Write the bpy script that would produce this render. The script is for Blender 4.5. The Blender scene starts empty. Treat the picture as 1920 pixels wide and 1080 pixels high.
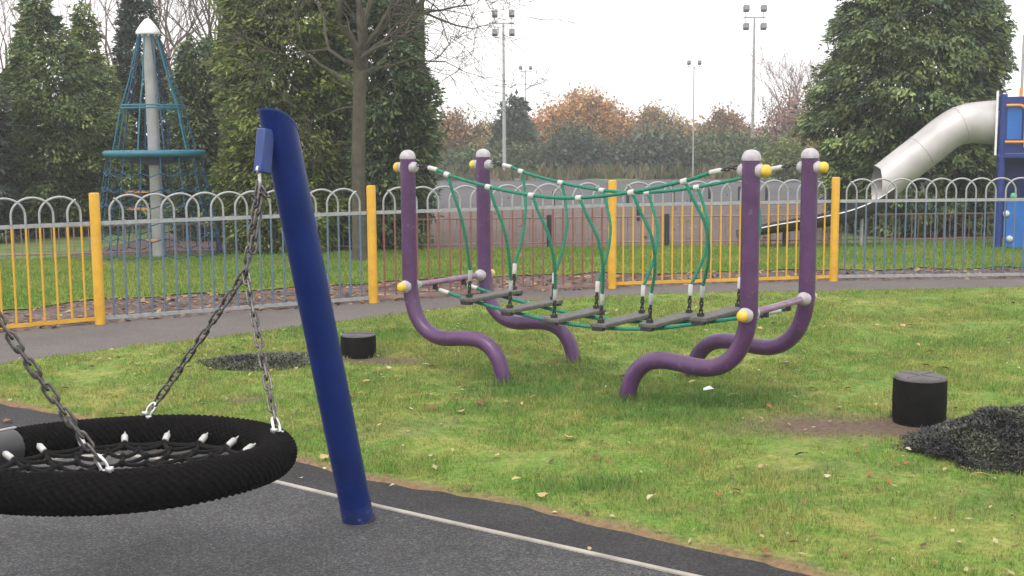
import bpy, math, random
import numpy as np
from mathutils import Vector, Matrix

# ------------------------------------------------------------------ scene, camera, light
S = bpy.context.scene
COL = S.collection
PI = math.pi
H, F, PITCH, ROLL = 1.64, 2272.0, math.radians(6.952), math.radians(-.4027)
fw = np.array([0, math.cos(PITCH), -math.sin(PITCH)])
u0 = np.array([0, math.sin(PITCH), math.cos(PITCH)])
r0 = np.array([1.0, 0, 0])
CR = math.cos(ROLL) * r0 + math.sin(ROLL) * u0
CU = -math.sin(ROLL) * r0 + math.cos(ROLL) * u0
cd = bpy.data.cameras.new('camera')
cam = bpy.data.objects.new('camera', cd)
COL.objects.link(cam)
cd.sensor_width = 36
cd.lens = F / 1920 * 36
cd.clip_start, cd.clip_end = .05, 2000
cam.matrix_world = Matrix(((CR[0], CU[0], -fw[0], 0), (CR[1], CU[1], -fw[1], 0), (CR[2], CU[2], -fw[2], H), (0, 0, 0, 1)))
S.camera = cam

SUN_EL, SUN_AZ = math.radians(56), math.radians(205)      # azimuth clockwise from +Y
w = bpy.data.worlds.new('World')
S.world = w
w.use_nodes = True
nt = w.node_tree
bg = nt.nodes['Background']
sky = nt.nodes.new('ShaderNodeTexSky')
sky.sky_type = 'NISHITA'
sky.sun_disc = False
sky.sun_elevation, sky.sun_rotation = SUN_EL, SUN_AZ
sky.air_density, sky.dust_density, sky.ozone_density = 1.6, 6.0, 1.0
hs = nt.nodes.new('ShaderNodeHueSaturation')
hs.inputs['Saturation'].default_value = .12
nt.links.new(sky.outputs[0], hs.inputs['Color'])
# a closed layer of pale cloud over the sky, slightly uneven
tcw = nt.nodes.new('ShaderNodeTexCoord')
cn = nt.nodes.new('ShaderNodeTexNoise')
cn.inputs['Scale'].default_value = 2.2
cn.inputs['Detail'].default_value = 5
nt.links.new(tcw.outputs['Generated'], cn.inputs['Vector'])
cr_ = nt.nodes.new('ShaderNodeValToRGB')
cr_.color_ramp.elements[0].position, cr_.color_ramp.elements[1].position = .3, .7
cr_.color_ramp.elements[0].color = (8.3, 8.1, 8.0, 1)
cr_.color_ramp.elements[1].color = (10.2, 10.1, 10.0, 1)
nt.links.new(cn.outputs[0], cr_.inputs[0])
mxw = nt.nodes.new('ShaderNodeMix')
mxw.data_type = 'RGBA'
mxw.inputs[0].default_value = .9
nt.links.new(hs.outputs[0], mxw.inputs[6])
nt.links.new(cr_.outputs[0], mxw.inputs[7])
nt.links.new(mxw.outputs[2], bg.inputs['Color'])
bg.inputs['Strength'].default_value = .15
sl = bpy.data.lights.new('sun', 'SUN')
sl.energy, sl.angle, sl.color = 1.2, math.radians(28), (1, .95, .88)
so = bpy.data.objects.new('sun', sl)
COL.objects.link(so)
sd = Vector((math.sin(SUN_AZ) * math.cos(SUN_EL), math.cos(SUN_AZ) * math.cos(SUN_EL), math.sin(SUN_EL)))
so.rotation_euler = sd.to_track_quat('Z', 'Y').to_euler()
so.location = (0, 0, 30)
S.view_settings.view_transform = 'Standard'
S.view_settings.look = 'None'
S.view_settings.exposure = .38
S.view_settings.gamma = 1
S.render.engine = 'CYCLES'

rng = np.random.default_rng(7)
random.seed(7)


def ray(px, py):
    return fw + CR * (px - 960) / F + CU * (540 - py) / F


def at(px, py, z=0.0):
    """ground point seen at a pixel of the 1920 wide photograph"""
    d = ray(px, py)
    p = d * ((z - H) / d[2]) + np.array([0, 0, H])
    return np.array([p[0], p[1], z])


def atd(px, py, Y):
    d = ray(px, py)
    return d * (Y / d[1]) + np.array([0, 0, H])


# ------------------------------------------------------------------ materials
def newmat(name):
    m = bpy.data.materials.new(name)
    m.use_nodes = True
    return m, m.node_tree, m.node_tree.nodes['Principled BSDF']


def mat(name, c, rough=.6, metal=0.0, var=.12, scale=12.0, bump=0.0, spec=.5, wear=None, wear_amt=.5, bscale=None):
    """paint, metal, plastic: base colour with soft procedural variation, optional worn patches"""
    m, t, b = newmat(name)
    tc = t.nodes.new('ShaderNodeTexCoord')
    n = t.nodes.new('ShaderNodeTexNoise')
    n.inputs['Scale'].default_value = scale
    n.inputs['Detail'].default_value = 6
    t.links.new(tc.outputs['Object'], n.inputs['Vector'])
    r = t.nodes.new('ShaderNodeMapRange')
    r.inputs[1].default_value, r.inputs[2].default_value = .3, .7
    r.inputs[3].default_value, r.inputs[4].default_value = 1 - var, 1 + var
    t.links.new(n.outputs[0], r.inputs[0])
    mx = t.nodes.new('ShaderNodeVectorMath')
    mx.operation = 'SCALE'
    mx.inputs[0].default_value = c[:3]
    t.links.new(r.outputs[0], mx.inputs['Scale'])
    out = mx.outputs[0]
    if wear:
        n2 = t.nodes.new('ShaderNodeTexNoise')
        n2.inputs['Scale'].default_value = scale * 2.3
        n2.inputs['Detail'].default_value = 9
        n2.inputs['Roughness'].default_value = .7
        t.links.new(tc.outputs['Object'], n2.inputs['Vector'])
        r2 = t.nodes.new('ShaderNodeMapRange')
        r2.inputs[1].default_value, r2.inputs[2].default_value = .58, .68
        r2.inputs[4].default_value = wear_amt
        t.links.new(n2.outputs[0], r2.inputs[0])
        mm = t.nodes.new('ShaderNodeMix')
        mm.data_type = 'RGBA'
        t.links.new(r2.outputs[0], mm.inputs[0])
        t.links.new(out, mm.inputs[6])
        mm.inputs[7].default_value = (*wear, 1)
        out = mm.outputs[2]
    t.links.new(out, b.inputs['Base Color'])
    b.inputs['Roughness'].default_value = rough
    b.inputs['Metallic'].default_value = metal
    b.inputs['Specular IOR Level'].default_value = spec
    if bump:
        n3 = t.nodes.new('ShaderNodeTexNoise')
        n3.inputs['Scale'].default_value = bscale or scale * 8
        n3.inputs['Detail'].default_value = 4
        t.links.new(tc.outputs['Object'], n3.inputs['Vector'])
        bp = t.nodes.new('ShaderNodeBump')
        bp.inputs['Strength'].default_value = bump
        bp.inputs['Distance'].default_value = .01
        t.links.new(n3.outputs[0], bp.inputs['Height'])
        t.links.new(bp.outputs[0], b.inputs['Normal'])
    return m


def attrmat(name, rough=.7, trans=0.0, nscale=0, nvar=.3, spec=.3, bump=0.0):
    """base colour from the mesh's own colour attribute (leaf, blade and soil colours)"""
    m, t, b = newmat(name)
    a = t.nodes.new('ShaderNodeAttribute')
    a.attribute_name = 'Col'
    out = a.outputs['Color']
    if nscale:
        tc = t.nodes.new('ShaderNodeTexCoord')
        n = t.nodes.new('ShaderNodeTexNoise')
        n.inputs['Scale'].default_value = nscale
        n.inputs['Detail'].default_value = 8
        n.inputs['Roughness'].default_value = .65
        t.links.new(tc.outputs['Object'], n.inputs['Vector'])
        r = t.nodes.new('ShaderNodeMapRange')
        r.inputs[1].default_value, r.inputs[2].default_value = .3, .7
        r.inputs[3].default_value, r.inputs[4].default_value = 1 - nvar, 1 + nvar
        t.links.new(n.outputs[0], r.inputs[0])
        mx = t.nodes.new('ShaderNodeVectorMath')
        mx.operation = 'SCALE'
        t.links.new(out, mx.inputs[0])
        t.links.new(r.outputs[0], mx.inputs['Scale'])
        out = mx.outputs[0]
        if bump:
            bp = t.nodes.new('ShaderNodeBump')
            bp.inputs['Strength'].default_value = bump
            bp.inputs['Distance'].default_value = .02
            t.links.new(n.outputs[0], bp.inputs['Height'])
            t.links.new(bp.outputs[0], b.inputs['Normal'])
    t.links.new(out, b.inputs['Base Color'])
    b.inputs['Roughness'].default_value = rough
    b.inputs['Specular IOR Level'].default_value = spec
    if trans:
        tr = t.nodes.new('ShaderNodeBsdfTranslucent')
        t.links.new(out, tr.inputs['Color'])
        ms = t.nodes.new('ShaderNodeMixShader')
        ms.inputs[0].default_value = trans
        t.links.new(b.outputs[0], ms.inputs[1])
        t.links.new(tr.outputs[0], ms.inputs[2])
        t.links.new(ms.outputs[0], t.nodes['Material Output'].inputs['Surface'])
    return m


def speckle(name, cols, cell, var, patch, rough=.9, bump=.3):
    """tarmac and rubber crumb: grains of several greys, broad stains"""
    m, t, b = newmat(name)
    tc = t.nodes.new('ShaderNodeTexCoord')
    v = t.nodes.new('ShaderNodeTexVoronoi')
    v.inputs['Scale'].default_value = 1 / cell
    t.links.new(tc.outputs['Object'], v.inputs['Vector'])
    bw = t.nodes.new('ShaderNodeSeparateColor')
    t.links.new(v.outputs['Color'], bw.inputs[0])
    cr = t.nodes.new('ShaderNodeValToRGB')
    cr.color_ramp.interpolation = 'CONSTANT'
    el = cr.color_ramp.elements
    while len(el) < len(cols):
        el.new(.5)
    for i, c in enumerate(cols):
        el[i].position = i / len(cols)
        el[i].color = (*c, 1)
    t.links.new(bw.outputs[0], cr.inputs[0])
    n = t.nodes.new('ShaderNodeTexNoise')
    n.inputs['Scale'].default_value = patch
    n.inputs['Detail'].default_value = 7
    n.inputs['Roughness'].default_value = .62
    t.links.new(tc.outputs['Object'], n.inputs['Vector'])
    r = t.nodes.new('ShaderNodeMapRange')
    r.inputs[1].default_value, r.inputs[2].default_value = .3, .7
    r.inputs[3].default_value, r.inputs[4].default_value = 1 - var, 1 + var
    t.links.new(n.outputs[0], r.inputs[0])
    mx = t.nodes.new('ShaderNodeVectorMath')
    mx.operation = 'SCALE'
    t.links.new(cr.outputs[0], mx.inputs[0])
    t.links.new(r.outputs[0], mx.inputs['Scale'])
    t.links.new(mx.outputs[0], b.inputs['Base Color'])
    b.inputs['Roughness'].default_value = rough
    b.inputs['Specular IOR Level'].default_value = .25
    bp = t.nodes.new('ShaderNodeBump')
    bp.inputs['Strength'].default_value = bump
    bp.inputs['Distance'].default_value = .004
    t.links.new(bw.outputs[1], bp.inputs['Height'])
    t.links.new(bp.outputs[0], b.inputs['Normal'])
    return m


M = {}
M['purple'] = mat('purple powder coat', (.080, .029, .098), .36, 0, .22, 9, wear=(.19, .13, .20), wear_amt=.55)
M['purple_bar'] = mat('scuffed purple bar', (.24, .14, .24), .4, .1, .25, 14, wear=(.42, .38, .42), wear_amt=.7)
M['cap'] = mat('pale grey plastic cap', (.40, .37, .40), .45, 0, .2, 25, wear=(.2, .18, .2))
M['yellow_cap'] = mat('yellow plastic cap', (.72, .47, .05), .4, 0, .12, 30, wear=(.75, .65, .4))
M['green_rope'] = mat('green rope', (.012, .20, .125), .75, 0, .3, 70, bump=.6, bscale=300)
M['white'] = mat('white ferrule', (.50, .50, .49), .35, 0, .1, 30)
M['grey_ferrule'] = mat('clear grey ferrule', (.30, .32, .31), .3, .3, .15, 40)
M['black'] = mat('black rubber hanger', (.02, .02, .021), .55, 0, .2, 20)
M['step'] = mat('grey rubber step tread', (.10, .095, .09), .7, 0, .3, 30, bump=.3, wear=(.22, .20, .18))
M['blue'] = mat('deep blue paint', (.003, .018, .128), .32, 0, .2, 5, wear=(.012, .034, .17), wear_amt=.5, spec=.35)
M['blue_scuff'] = mat('scuffed blue paint', (.004, .018, .11), .5, 0, .3, 16, wear=(.16, .19, .26), wear_amt=.75)
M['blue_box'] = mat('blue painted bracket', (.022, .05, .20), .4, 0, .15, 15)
M['rim'] = mat('black rope winding', (.0065, .006, .006), .8, 0, .35, 40, spec=.06, bump=.5, bscale=350)
M['sleeve'] = mat('smooth grey rubber sleeve', (.04, .04, .043), .4, 0, .15, 5)
M['net'] = mat('black net rope', (.009, .0085, .0085), .8, 0, .3, 60, spec=.15, bump=.5, bscale=300)
M['chain'] = mat('dull galvanised chain', (.13, .122, .115), .45, .8, .4, 60, wear=(.045, .03, .022), wear_amt=.7)
M['zinc'] = mat('bright zinc shackle', (.72, .72, .74), .28, .8, .1, 30)
M['galv'] = mat('galvanised steel', (.36, .37, .38), .5, .45, .16, 20, wear=(.22, .22, .23))
M['fence_yellow'] = mat('yellow fence paint', (.64, .35, .025), .5, 0, .12, 9, wear=(.36, .17, .06), wear_amt=.4)
M['fence_blue'] = mat('faded blue fence paint', (.095, .15, .24), .55, 0, .25, 9, wear=(.2, .2, .2), wear_amt=.4)
M['fence_red'] = mat('faded red fence paint', (.22, .075, .062), .55, 0, .25, 9, wear=(.22, .14, .13), wear_amt=.5)
M['far_rail'] = mat('brown weathered railing', (.24, .16, .14), .7, 0, .25, 6)
M['dark_wood'] = mat('dark stained wood', (.025, .023, .025), .8, 0, .3, 9)
M['stump'] = mat('black moulded rubber', (.007, .0068, .0066), .7, 0, .35, 9, bump=.5, bscale=120, spec=.08, wear=(.02, .018, .018))
M['stump_top'] = mat('scuffed grey rubber top', (.075, .066, .07), .6, 0, .35, 11, bump=.35, bscale=90, wear=(.13, .11, .11))
M['teal'] = mat('teal blue polymer', (.014, .135, .20), .45, 0, .15, 6)
M['bluerope'] = mat('blue climbing rope', (.012, .065, .13), .7, 0, .3, 50)
M['pole_grey'] = mat('galvanised mast', (.36, .37, .37), .5, .3, .14, 5)
M['white_cap'] = mat('white cone cap', (.78, .79, .8), .4, 0, .08, 8)
M['rung'] = mat('orange wood rung', (.55, .22, .07), .6, 0, .2, 12)
M['steel'] = mat('brushed steel slide', (.46, .44, .44), .5, .3, .12, 3, wear=(.5, .46, .44), wear_amt=.5)
M['chute'] = mat('dark chute with shade painted in', (.035, .028, .027), .5, .2, .3, 5, wear=(.08, .07, .065))  # near-black base colour carries the shade on the chute's outer side
M['play_blue'] = mat('blue play panel', (.012, .035, .19), .45, 0, .12, 5)
M['play_bright'] = mat('bright blue play panel', (.02, .13, .44), .45, 0, .12, 5)
M['orange'] = mat('orange handrail', (.75, .27, .035), .4, 0, .1, 10)
M['hold'] = mat('pale climbing hold', (.5, .55, .55), .5, 0, .15, 20)
M['hold_green'] = mat('green climbing hold', (.1, .45, .2), .5, 0, .15, 20)
M['lamp_head'] = mat('dark floodlight housing', (.16, .16, .17), .5, .3, .15, 5)
M['bark'] = mat('grey brown bark', (.074, .066, .048), .9, 0, .3, 10, bump=.9, bscale=35, wear=(.10, .115, .05), wear_amt=.5)
M['bark_dark'] = mat('dark bark', (.07, .055, .045), .9, 0, .3, 10, bump=.6, bscale=30)
M['bark_pink'] = mat('pinkish winter twigs', (.20, .135, .125), .9, 0, .3, 5)
M['leaf'] = attrmat('evergreen leaves', .55, .18, spec=.35)
M['autumn'] = attrmat('autumn leaves', .7, .25, spec=.2)
M['grass'] = attrmat('grass blades', .6, .25, spec=.25)
M['lawn'] = attrmat('lawn soil and thatch', .95, 0, 28, .35, .15, .6)
M['litter'] = attrmat('fallen leaf', .7, .15, spec=.3)
M['mulch'] = attrmat('rubber mulch strands', .6, 0, spec=.4)
M['rubber'] = speckle('grey rubber crumb', [(.038, .038, .039), (.052, .052, .054), (.072, .072, .073), (.042, .042, .05), (.059, .059, .066), (.105, .105, .103)], .0075, .34, 1.1)
M['tarmac'] = speckle('dark tarmac', [(.024, .023, .024), (.033, .032, .033), (.05, .049, .05), (.028, .027, .029)], .007, .25, 1.8)
M['path'] = speckle('pinkish grey path tarmac', [(.112, .099, .095), (.128, .114, .109), (.15, .134, .128), (.117, .104, .10)], .012, .16, .9)
M['carpark'] = speckle('brown tarmac', [(.092, .066, .060), (.106, .077, .071), (.118, .087, .080)], .05, .28, .13)
M['court'] = speckle('grey court tarmac', [(.066, .064, .072), (.078, .075, .083), (.09, .087, .095)], .05, .3, .10)
M['soil'] = speckle('bare reddish soil', [(.10, .070, .062), (.135, .095, .085), (.17, .125, .115), (.08, .055, .048)], .03, .3, 1.5, .95, .8)
M['edging'] = mat('pale edging strip', (.31, .285, .25), .7, 0, .3, 6, wear=(.16, .15, .14), wear_amt=.8)
M['verge'] = mat('dark green verge grass', (.10, .15, .034), .95, 0, .4, 2.5)  # one dark green for all verges, mottled at random
M['ground'] = mat('distant grass', (.085, .12, .04), .95, 0, .25, .4)
M['paper'] = mat('white paper scrap', (.75, .8, .82), .6, 0, .05, 20)


# ------------------------------------------------------------------ mesh helpers
class MB:
    def __init__(self):
        self.v, self.f = [], []

    def add(self, v, f):
        o = len(self.v)
        self.v += [tuple(map(float, p)) for p in v]
        self.f += [tuple(i + o for i in q) for q in f]
        return self

    def box(self, c, s, R=None):
        x, y, z = s[0] / 2, s[1] / 2, s[2] / 2
        vs = [Vector((i * x, j * y, k * z)) for k in (-1, 1) for j in (-1, 1) for i in (-1, 1)]
        if R is not None:
            vs = [R @ p for p in vs]
        c = Vector(c)
        return self.add([p + c for p in vs], [(0, 2, 3, 1), (4, 5, 7, 6), (0, 1, 5, 4), (2, 6, 7, 3), (0, 4, 6, 2), (1, 3, 7, 5)])

    def tube(self, pts, r, n=10, cap=True, closed=False):
        P = [Vector(p) for p in pts]
        k = len(P)
        rr = r if hasattr(r, '__len__') else [r] * k
        T = []
        for i in range(k):
            a = P[i - 1] if (i > 0 or closed) else P[i]
            b = P[(i + 1) % k] if (i < k - 1 or closed) else P[i]
            d = b - a
            T.append(d.normalized() if d.length > 1e-9 else Vector((0, 0, 1)))
        u = T[0].orthogonal().normalized()
        vs = []
        for i in range(k):
            if i:
                u = T[i - 1].rotation_difference(T[i]) @ u
            u = (u - T[i] * u.dot(T[i])).normalized()
            w_ = T[i].cross(u)
            for j in range(n):
                a = 2 * PI * j / n
                vs.append(P[i] + (u * math.cos(a) + w_ * math.sin(a)) * rr[i])
        fs = []
        for i in range(k if closed else k - 1):
            for j in range(n):
                a, b = i * n + j, i * n + (j + 1) % n
                c, d = ((i + 1) % k) * n + (j + 1) % n, ((i + 1) % k) * n + j
                fs.append((a, b, c, d))
        if cap and not closed:
            fs.append(tuple(range(n - 1, -1, -1)))
            fs.append(tuple((k - 1) * n + j for j in range(n)))
        return self.add(vs, fs)

    def lathe(self, prof, c=(0, 0, 0), axis=(0, 0, 1), n=20):
        """prof: (radius, height) pairs along the axis"""
        a = Vector(axis).normalized()
        u = a.orthogonal().normalized()
        w_ = a.cross(u)
        c = Vector(c)
        vs, fs = [], []
        for (r, h) in prof:
            for j in range(n):
                t = 2 * PI * j / n
                vs.append(c + a * h + (u * math.cos(t) + w_ * math.sin(t)) * r)
        for i in range(len(prof) - 1):
            for j in range(n):
                fs.append((i * n + j, i * n + (j + 1) % n, (i + 1) * n + (j + 1) % n, (i + 1) * n + j))
        fs.append(tuple(range(n - 1, -1, -1)))
        fs.append(tuple((len(prof) - 1) * n + j for j in range(n)))
        return self.add(vs, fs)

    def sheet(self, poly, z):
        return self.add([(p[0], p[1], z) for p in poly], [tuple(range(len(poly)))])

    def strip(self, A, B, z, zb=None):
        o = [(p[0], p[1], z) for p in A] + [(p[0], p[1], z if zb is None else zb) for p in B]
        k = len(A)
        return self.add(o, [(i, i + 1, k + i + 1, k + i) for i in range(k - 1)])

    def build(self, name, m, parent=None, smooth=True, bevel=0.0, ang=40):
        me = bpy.data.meshes.new(name)
        me.from_pydata(self.v, [], self.f)
        me.update()
        me.materials.append(m)
        if smooth:
            me.polygons.foreach_set('use_smooth', [True] * len(me.polygons))
            try:
                me.set_sharp_from_angle(angle=math.radians(ang))
            except Exception:
                pass
        o = bpy.data.objects.new(name, me)
        COL.objects.link(o)
        if bevel:
            b = o.modifiers.new('bevel', 'BEVEL')
            b.width, b.segments, b.limit_method = bevel, 2, 'ANGLE'
        if parent:
            o.parent = parent
        return o


def npmesh(name, V, nper, m, parent=None, col=None, smooth=False):
    """V: (faces*nper, 3) unshared vertices; col: one colour per face"""
    nf = len(V) // nper
    me = bpy.data.meshes.new(name)
    me.vertices.add(len(V))
    me.vertices.foreach_set('co', np.ascontiguousarray(V, dtype=np.float32).ravel())
    me.loops.add(len(V))
    me.loops.foreach_set('vertex_index', np.arange(len(V), dtype=np.int32))
    me.polygons.add(nf)
    me.polygons.foreach_set('loop_start', np.arange(0, len(V), nper, dtype=np.int32))
    me.update(calc_edges=True)
    if col is not None:
        a = me.color_attributes.new('Col', 'FLOAT_COLOR', 'POINT')
        c = np.ones((len(V), 4), np.float32)
        c[:, :3] = np.repeat(col, nper, 0)
        a.data.foreach_set('color', c.ravel())
    me.materials.append(m)
    o = bpy.data.objects.new(name, me)
    COL.objects.link(o)
    if parent:
        o.parent = parent
    return o


def setcol(o, cols):
    a = o.data.color_attributes.new('Col', 'FLOAT_COLOR', 'POINT')
    c = np.ones((len(o.data.vertices), 4), np.float32)
    c[:, :3] = cols
    a.data.foreach_set('color', c.ravel())


def tag(o, label, cat, group=None, kind=None):
    o['label'], o['category'] = label, cat
    if group:
        o['group'] = group
    if kind:
        o['kind'] = kind
    return o


def thing(name, label, cat, loc=(0, 0, 0), rz=0, group=None):
    o = bpy.data.objects.new(name, None)
    o.empty_display_size = .1
    COL.objects.link(o)
    o.location = loc
    o.rotation_euler = (0, 0, rz)
    return tag(o, label, cat, group)


def structure(o):
    o['kind'] = 'structure'
    return o


def copy_part(o, parent):
    c = o.copy()
    COL.objects.link(c)
    c.parent = parent
    return c


def copy_thing(root, loc, rz=None, label=None):
    r = root.copy()
    COL.objects.link(r)
    r.location = loc
    if rz is not None:
        r.rotation_euler = (0, 0, rz)
    if label:
        r['label'] = label
    for ch in list(root.children):
        c = copy_part(ch, r)
        for g in list(ch.children):
            copy_part(g, c)
    return r


def smooth_path(P, n=6):
    P = [Vector(p) for p in P]
    out = []
    for i in range(len(P) - 1):
        a, b, c, d = P[max(i - 1, 0)], P[i], P[i + 1], P[min(i + 2, len(P) - 1)]
        for k in range(n):
            t = k / n
            out.append(.5 * ((2 * b) + (c - a) * t + (2 * a - 5 * b + 4 * c - d) * t * t + (3 * b - a - 3 * c + d) * t ** 3))
    out.append(P[-1])
    return out


def resample(C, n):
    C = np.array(C, float)
    L = np.r_[0, np.cumsum(np.hypot(*np.diff(C, axis=0).T))]
    t = np.linspace(0, L[-1], n)
    return np.stack([np.interp(t, L, C[:, 0]), np.interp(t, L, C[:, 1])], 1)


def inside(P, poly):
    poly = np.array(poly)
    x, y = P[:, 0], P[:, 1]
    r = np.zeros(len(P), bool)
    j = len(poly) - 1
    for i in range(len(poly)):
        xi, yi, xj, yj = *poly[i], *poly[j]
        if yi != yj:
            c = ((yi > y) != (yj > y)) & (x < (xj - xi) * (y - yi) / (yj - yi) + xi)
            r ^= c
        j = i
    return r


def vnoise(x, y, s, seed):
    """smooth value noise, about -1..1"""
    g = np.random.default_rng(seed).uniform(-1, 1, (256, 256))
    X, Y = x / s + 1000, y / s + 1000
    i, j = np.floor(X).astype(int), np.floor(Y).astype(int)
    u, v = X - i, Y - j
    u, v = u * u * (3 - 2 * u), v * v * (3 - 2 * v)
    q = lambda a, b: g[a % 256, b % 256]
    return (q(i, j) * (1 - u) + q(i + 1, j) * u) * (1 - v) + (q(i, j + 1) * (1 - u) + q(i + 1, j + 1) * u) * v


# ------------------------------------------------------------------ the ground
fence_line = [(-7.5, 8.4), (-5.9, 9.55), (-4.5, 10.53), (-3.79, 11.03), (-2.88, 11.58), (-1.43, 12.38), (-.57, 12.84), (1.1, 13.46), (2.4, 13.8), (3.74, 14.0), (6.0, 14.1), (9.5, 14.2)]
path_near = [(-4.25, 8.45), (-3.85, 8.97), (-3.56, 9.28), (-3.12, 9.7), (-2.6, 10.05), (-1.91, 10.72), (-1.13, 11.45), (-.48, 11.98), (.22, 12.38), (1.08, 12.72), (1.95, 12.9), (3.45, 13.0), (5.63, 13.2), (9.5, 13.3)]
grass_edge = [(-4.2, 8.3), (-3.26, 7.56), (-2.81, 7.27), (-1.95, 6.68), (-1.09, 6.08), (-.85, 5.86), (-.68, 5.74), (-.21, 5.47), (.09, 5.25), (.42, 4.98), (.73, 4.74), (1.09, 4.44), (1.9, 3.8), (3.2, 2.8), (4.6, 1.6)]
line = [(3.6, 2.3), (.66, 4.42), (.21, 4.74), (-.19, 5.02), (-.6, 5.31), (-1.14, 5.72), (-1.75, 6.13), (-1.98, 6.24), (-2.2, 6.26), (-2.5, 6.16), (-3.6, 5.6), (-6, 4.3)]

structure(MB().sheet([(-900, -60), (900, -60), (900, 1500), (-900, 1500)], -.05).build('ground', M['ground'], smooth=False))
structure(MB().sheet([(-8, -3), (6, -3), (5.2, 1.7)] + [(x_ + .12, y_ + .16) for x_, y_ in grass_edge[::-1]] + [(-5, 8.4), (-8, 7)], -.006).build('tarmac_border', M['tarmac'], smooth=False))
structure(MB().sheet([(4.2, -2.5), (-6.5, -2.5), (-6.5, 4.0)] + line[::-1], 0).build('rubber_surface', M['rubber'], smooth=False))
la = resample(line, 90)
tn = np.gradient(la, axis=0)
tn /= np.hypot(*tn.T)[:, None]
nm = np.stack([-tn[:, 1], tn[:, 0]], 1)
mb = MB()
mb.strip(la - nm * .014, la + nm * .014, .006)
mb.strip(la + nm * .014, la + nm * .018, .006, -.02)
mb.strip(la - nm * .018, la - nm * .014, -.02, .006)
structure(mb.build('edging_strip', M['edging'], smooth=False))
A, B = resample(fence_line, 120), resample([(-9, 4), (-5.2, 7.6)] + path_near, 120)
B2 = B + np.stack([vnoise(B[:, 0], B[:, 1], .25, 3) * .03, vnoise(B[:, 0], B[:, 1], .25, 4) * .03], 1)
structure(MB().strip(B2, A + [0, .02], -.012).build('footpath', M['path'], smooth=False))

dirt = [(1.75, 6.8, .62, .3, .95), (2.2, 6.75, .48, .30, 1.15), (-.98, 9.0, .42, .2, 1.0), (-1.35, 9.05, .35, .15, .5), (-1.72, 7.62, .16, .1, .8), (-2.05, 8.75, .6, .12, .35),
        (1.9, 5.9, .7, .2, .25), (.5, 6.3, .5, .3, .2), (-.6, 6.8, .6, .25, .25), (2.9, 5.2, .8, .3, .25), (.1, 8.3, .3, .25, .2), (1.1, 7.8, .4, .25, .2)]
lush = [(1.25, 7.45, .75, .4, 1), (.05, 7.95, .6, .4, .8), (.45, 8.5, .7, .5, .5), (.4, 5.6, .35, .15, .7), (2.1, 5.3, .6, .3, .4), (-1.5, 10.4, .8, .5, .5), (-.2, 7.3, .4, .2, .7), (.9, 7.1, .35, .2, .9)]


def wsum(x, y, L):
    r = np.zeros_like(x)
    for (cx, cy, a, b, s) in L:
        r = np.maximum(r, s * np.exp(-(((x - cx) / a) ** 2 + ((y - cy) / b) ** 2) * 1.1))
    return r


def edge_dist(x, y, C):
    C = np.array(C)
    d = np.full_like(x, 1e9)
    for p, q in zip(C[:-1], C[1:]):
        e = q - p
        t = np.clip(((x - p[0]) * e[0] + (y - p[1]) * e[1]) / (e @ e), 0, 1)
        d = np.minimum(d, np.hypot(x - p[0] - t * e[0], y - p[1] - t * e[1]))
    return d


def cover(x, y):
    """dirt and lushness of the lawn, 0..1"""
    n = vnoise(x, y, .35, 11) * .5 + vnoise(x, y, .12, 12) * .35 + vnoise(x, y, .05, 13) * .2
    d = np.clip(wsum(x, y, dirt) * 1.35 + n * .38 - .12, 0, 1)
    ed = edge_dist(x, y, grass_edge)
    d = np.maximum(d, np.clip(1.1 - (ed + n * .08) / .11, 0, 1))
    ed2 = edge_dist(x, y, path_near)
    d = np.maximum(d, np.clip(.6 - (ed2 + n * .05) / .1, 0, 1))
    l = np.clip(wsum(x, y, lush) + n * .3, 0, 1) * (1 - d)
    return d, l, n


GR, YE, LU, DI, ST = (np.array(c) for c in ((.160, .268, .050), (.325, .320, .095), (.052, .165, .034), (.165, .115, .09), (.30, .185, .10)))


def lawn_color(x, y, blade):
    d, l, n = cover(x, y)
    y1 = np.clip(.33 + vnoise(x, y, .6, 21) * .28 + vnoise(x, y, .16, 22) * .28 + vnoise(x, y, .055, 23) * .42, 0, 1)[:, None]
    c = GR * (1 - y1) + YE * y1
    c = c * (1 - l[:, None] * .8) + LU * l[:, None] * .8
    dd = d[:, None] * (.55 if blade else 1)
    ed = np.clip(1 - edge_dist(x, y, grass_edge) / .16, 0, 1)[:, None]
    dc = DI * (1 - ed * .8) + ST * ed * .8
    return c * (1 - dd) + dc * dd, d, l


NU, NV = 320, 170
Aa, Bb = resample(grass_edge, NU), resample(path_near, NU)
Aa = Aa + np.stack([vnoise(Aa[:, 0], Aa[:, 1], .12, 5) * .022, vnoise(Aa[:, 0], Aa[:, 1], .12, 6) * .022], 1)
v = np.linspace(0, 1, NV)[None, :, None]
G = Aa[:, None] * (1 - v) + Bb[:, None] * v
gx, gy = G[..., 0].ravel(), G[..., 1].ravel()
cl, dd, ll = lawn_color(gx, gy, False)
gz = .004 + .010 * vnoise(gx, gy, .5, 31) * np.minimum(1, edge_dist(gx, gy, grass_edge) / .3) - .014 * dd * (edge_dist(gx, gy, grass_edge) > .2)
gz = np.maximum(gz, -.004)
gz[::NV] = -.009
mb = MB()
mb.add(np.stack([gx, gy, gz], 1), [(i * NV + j, (i + 1) * NV + j, (i + 1) * NV + j + 1, i * NV + j + 1) for i in range(NU - 1) for j in range(NV - 1)])
lawn = structure(mb.build('lawn', M['lawn'], ang=180))
setcol(lawn, cl * .8)


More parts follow.
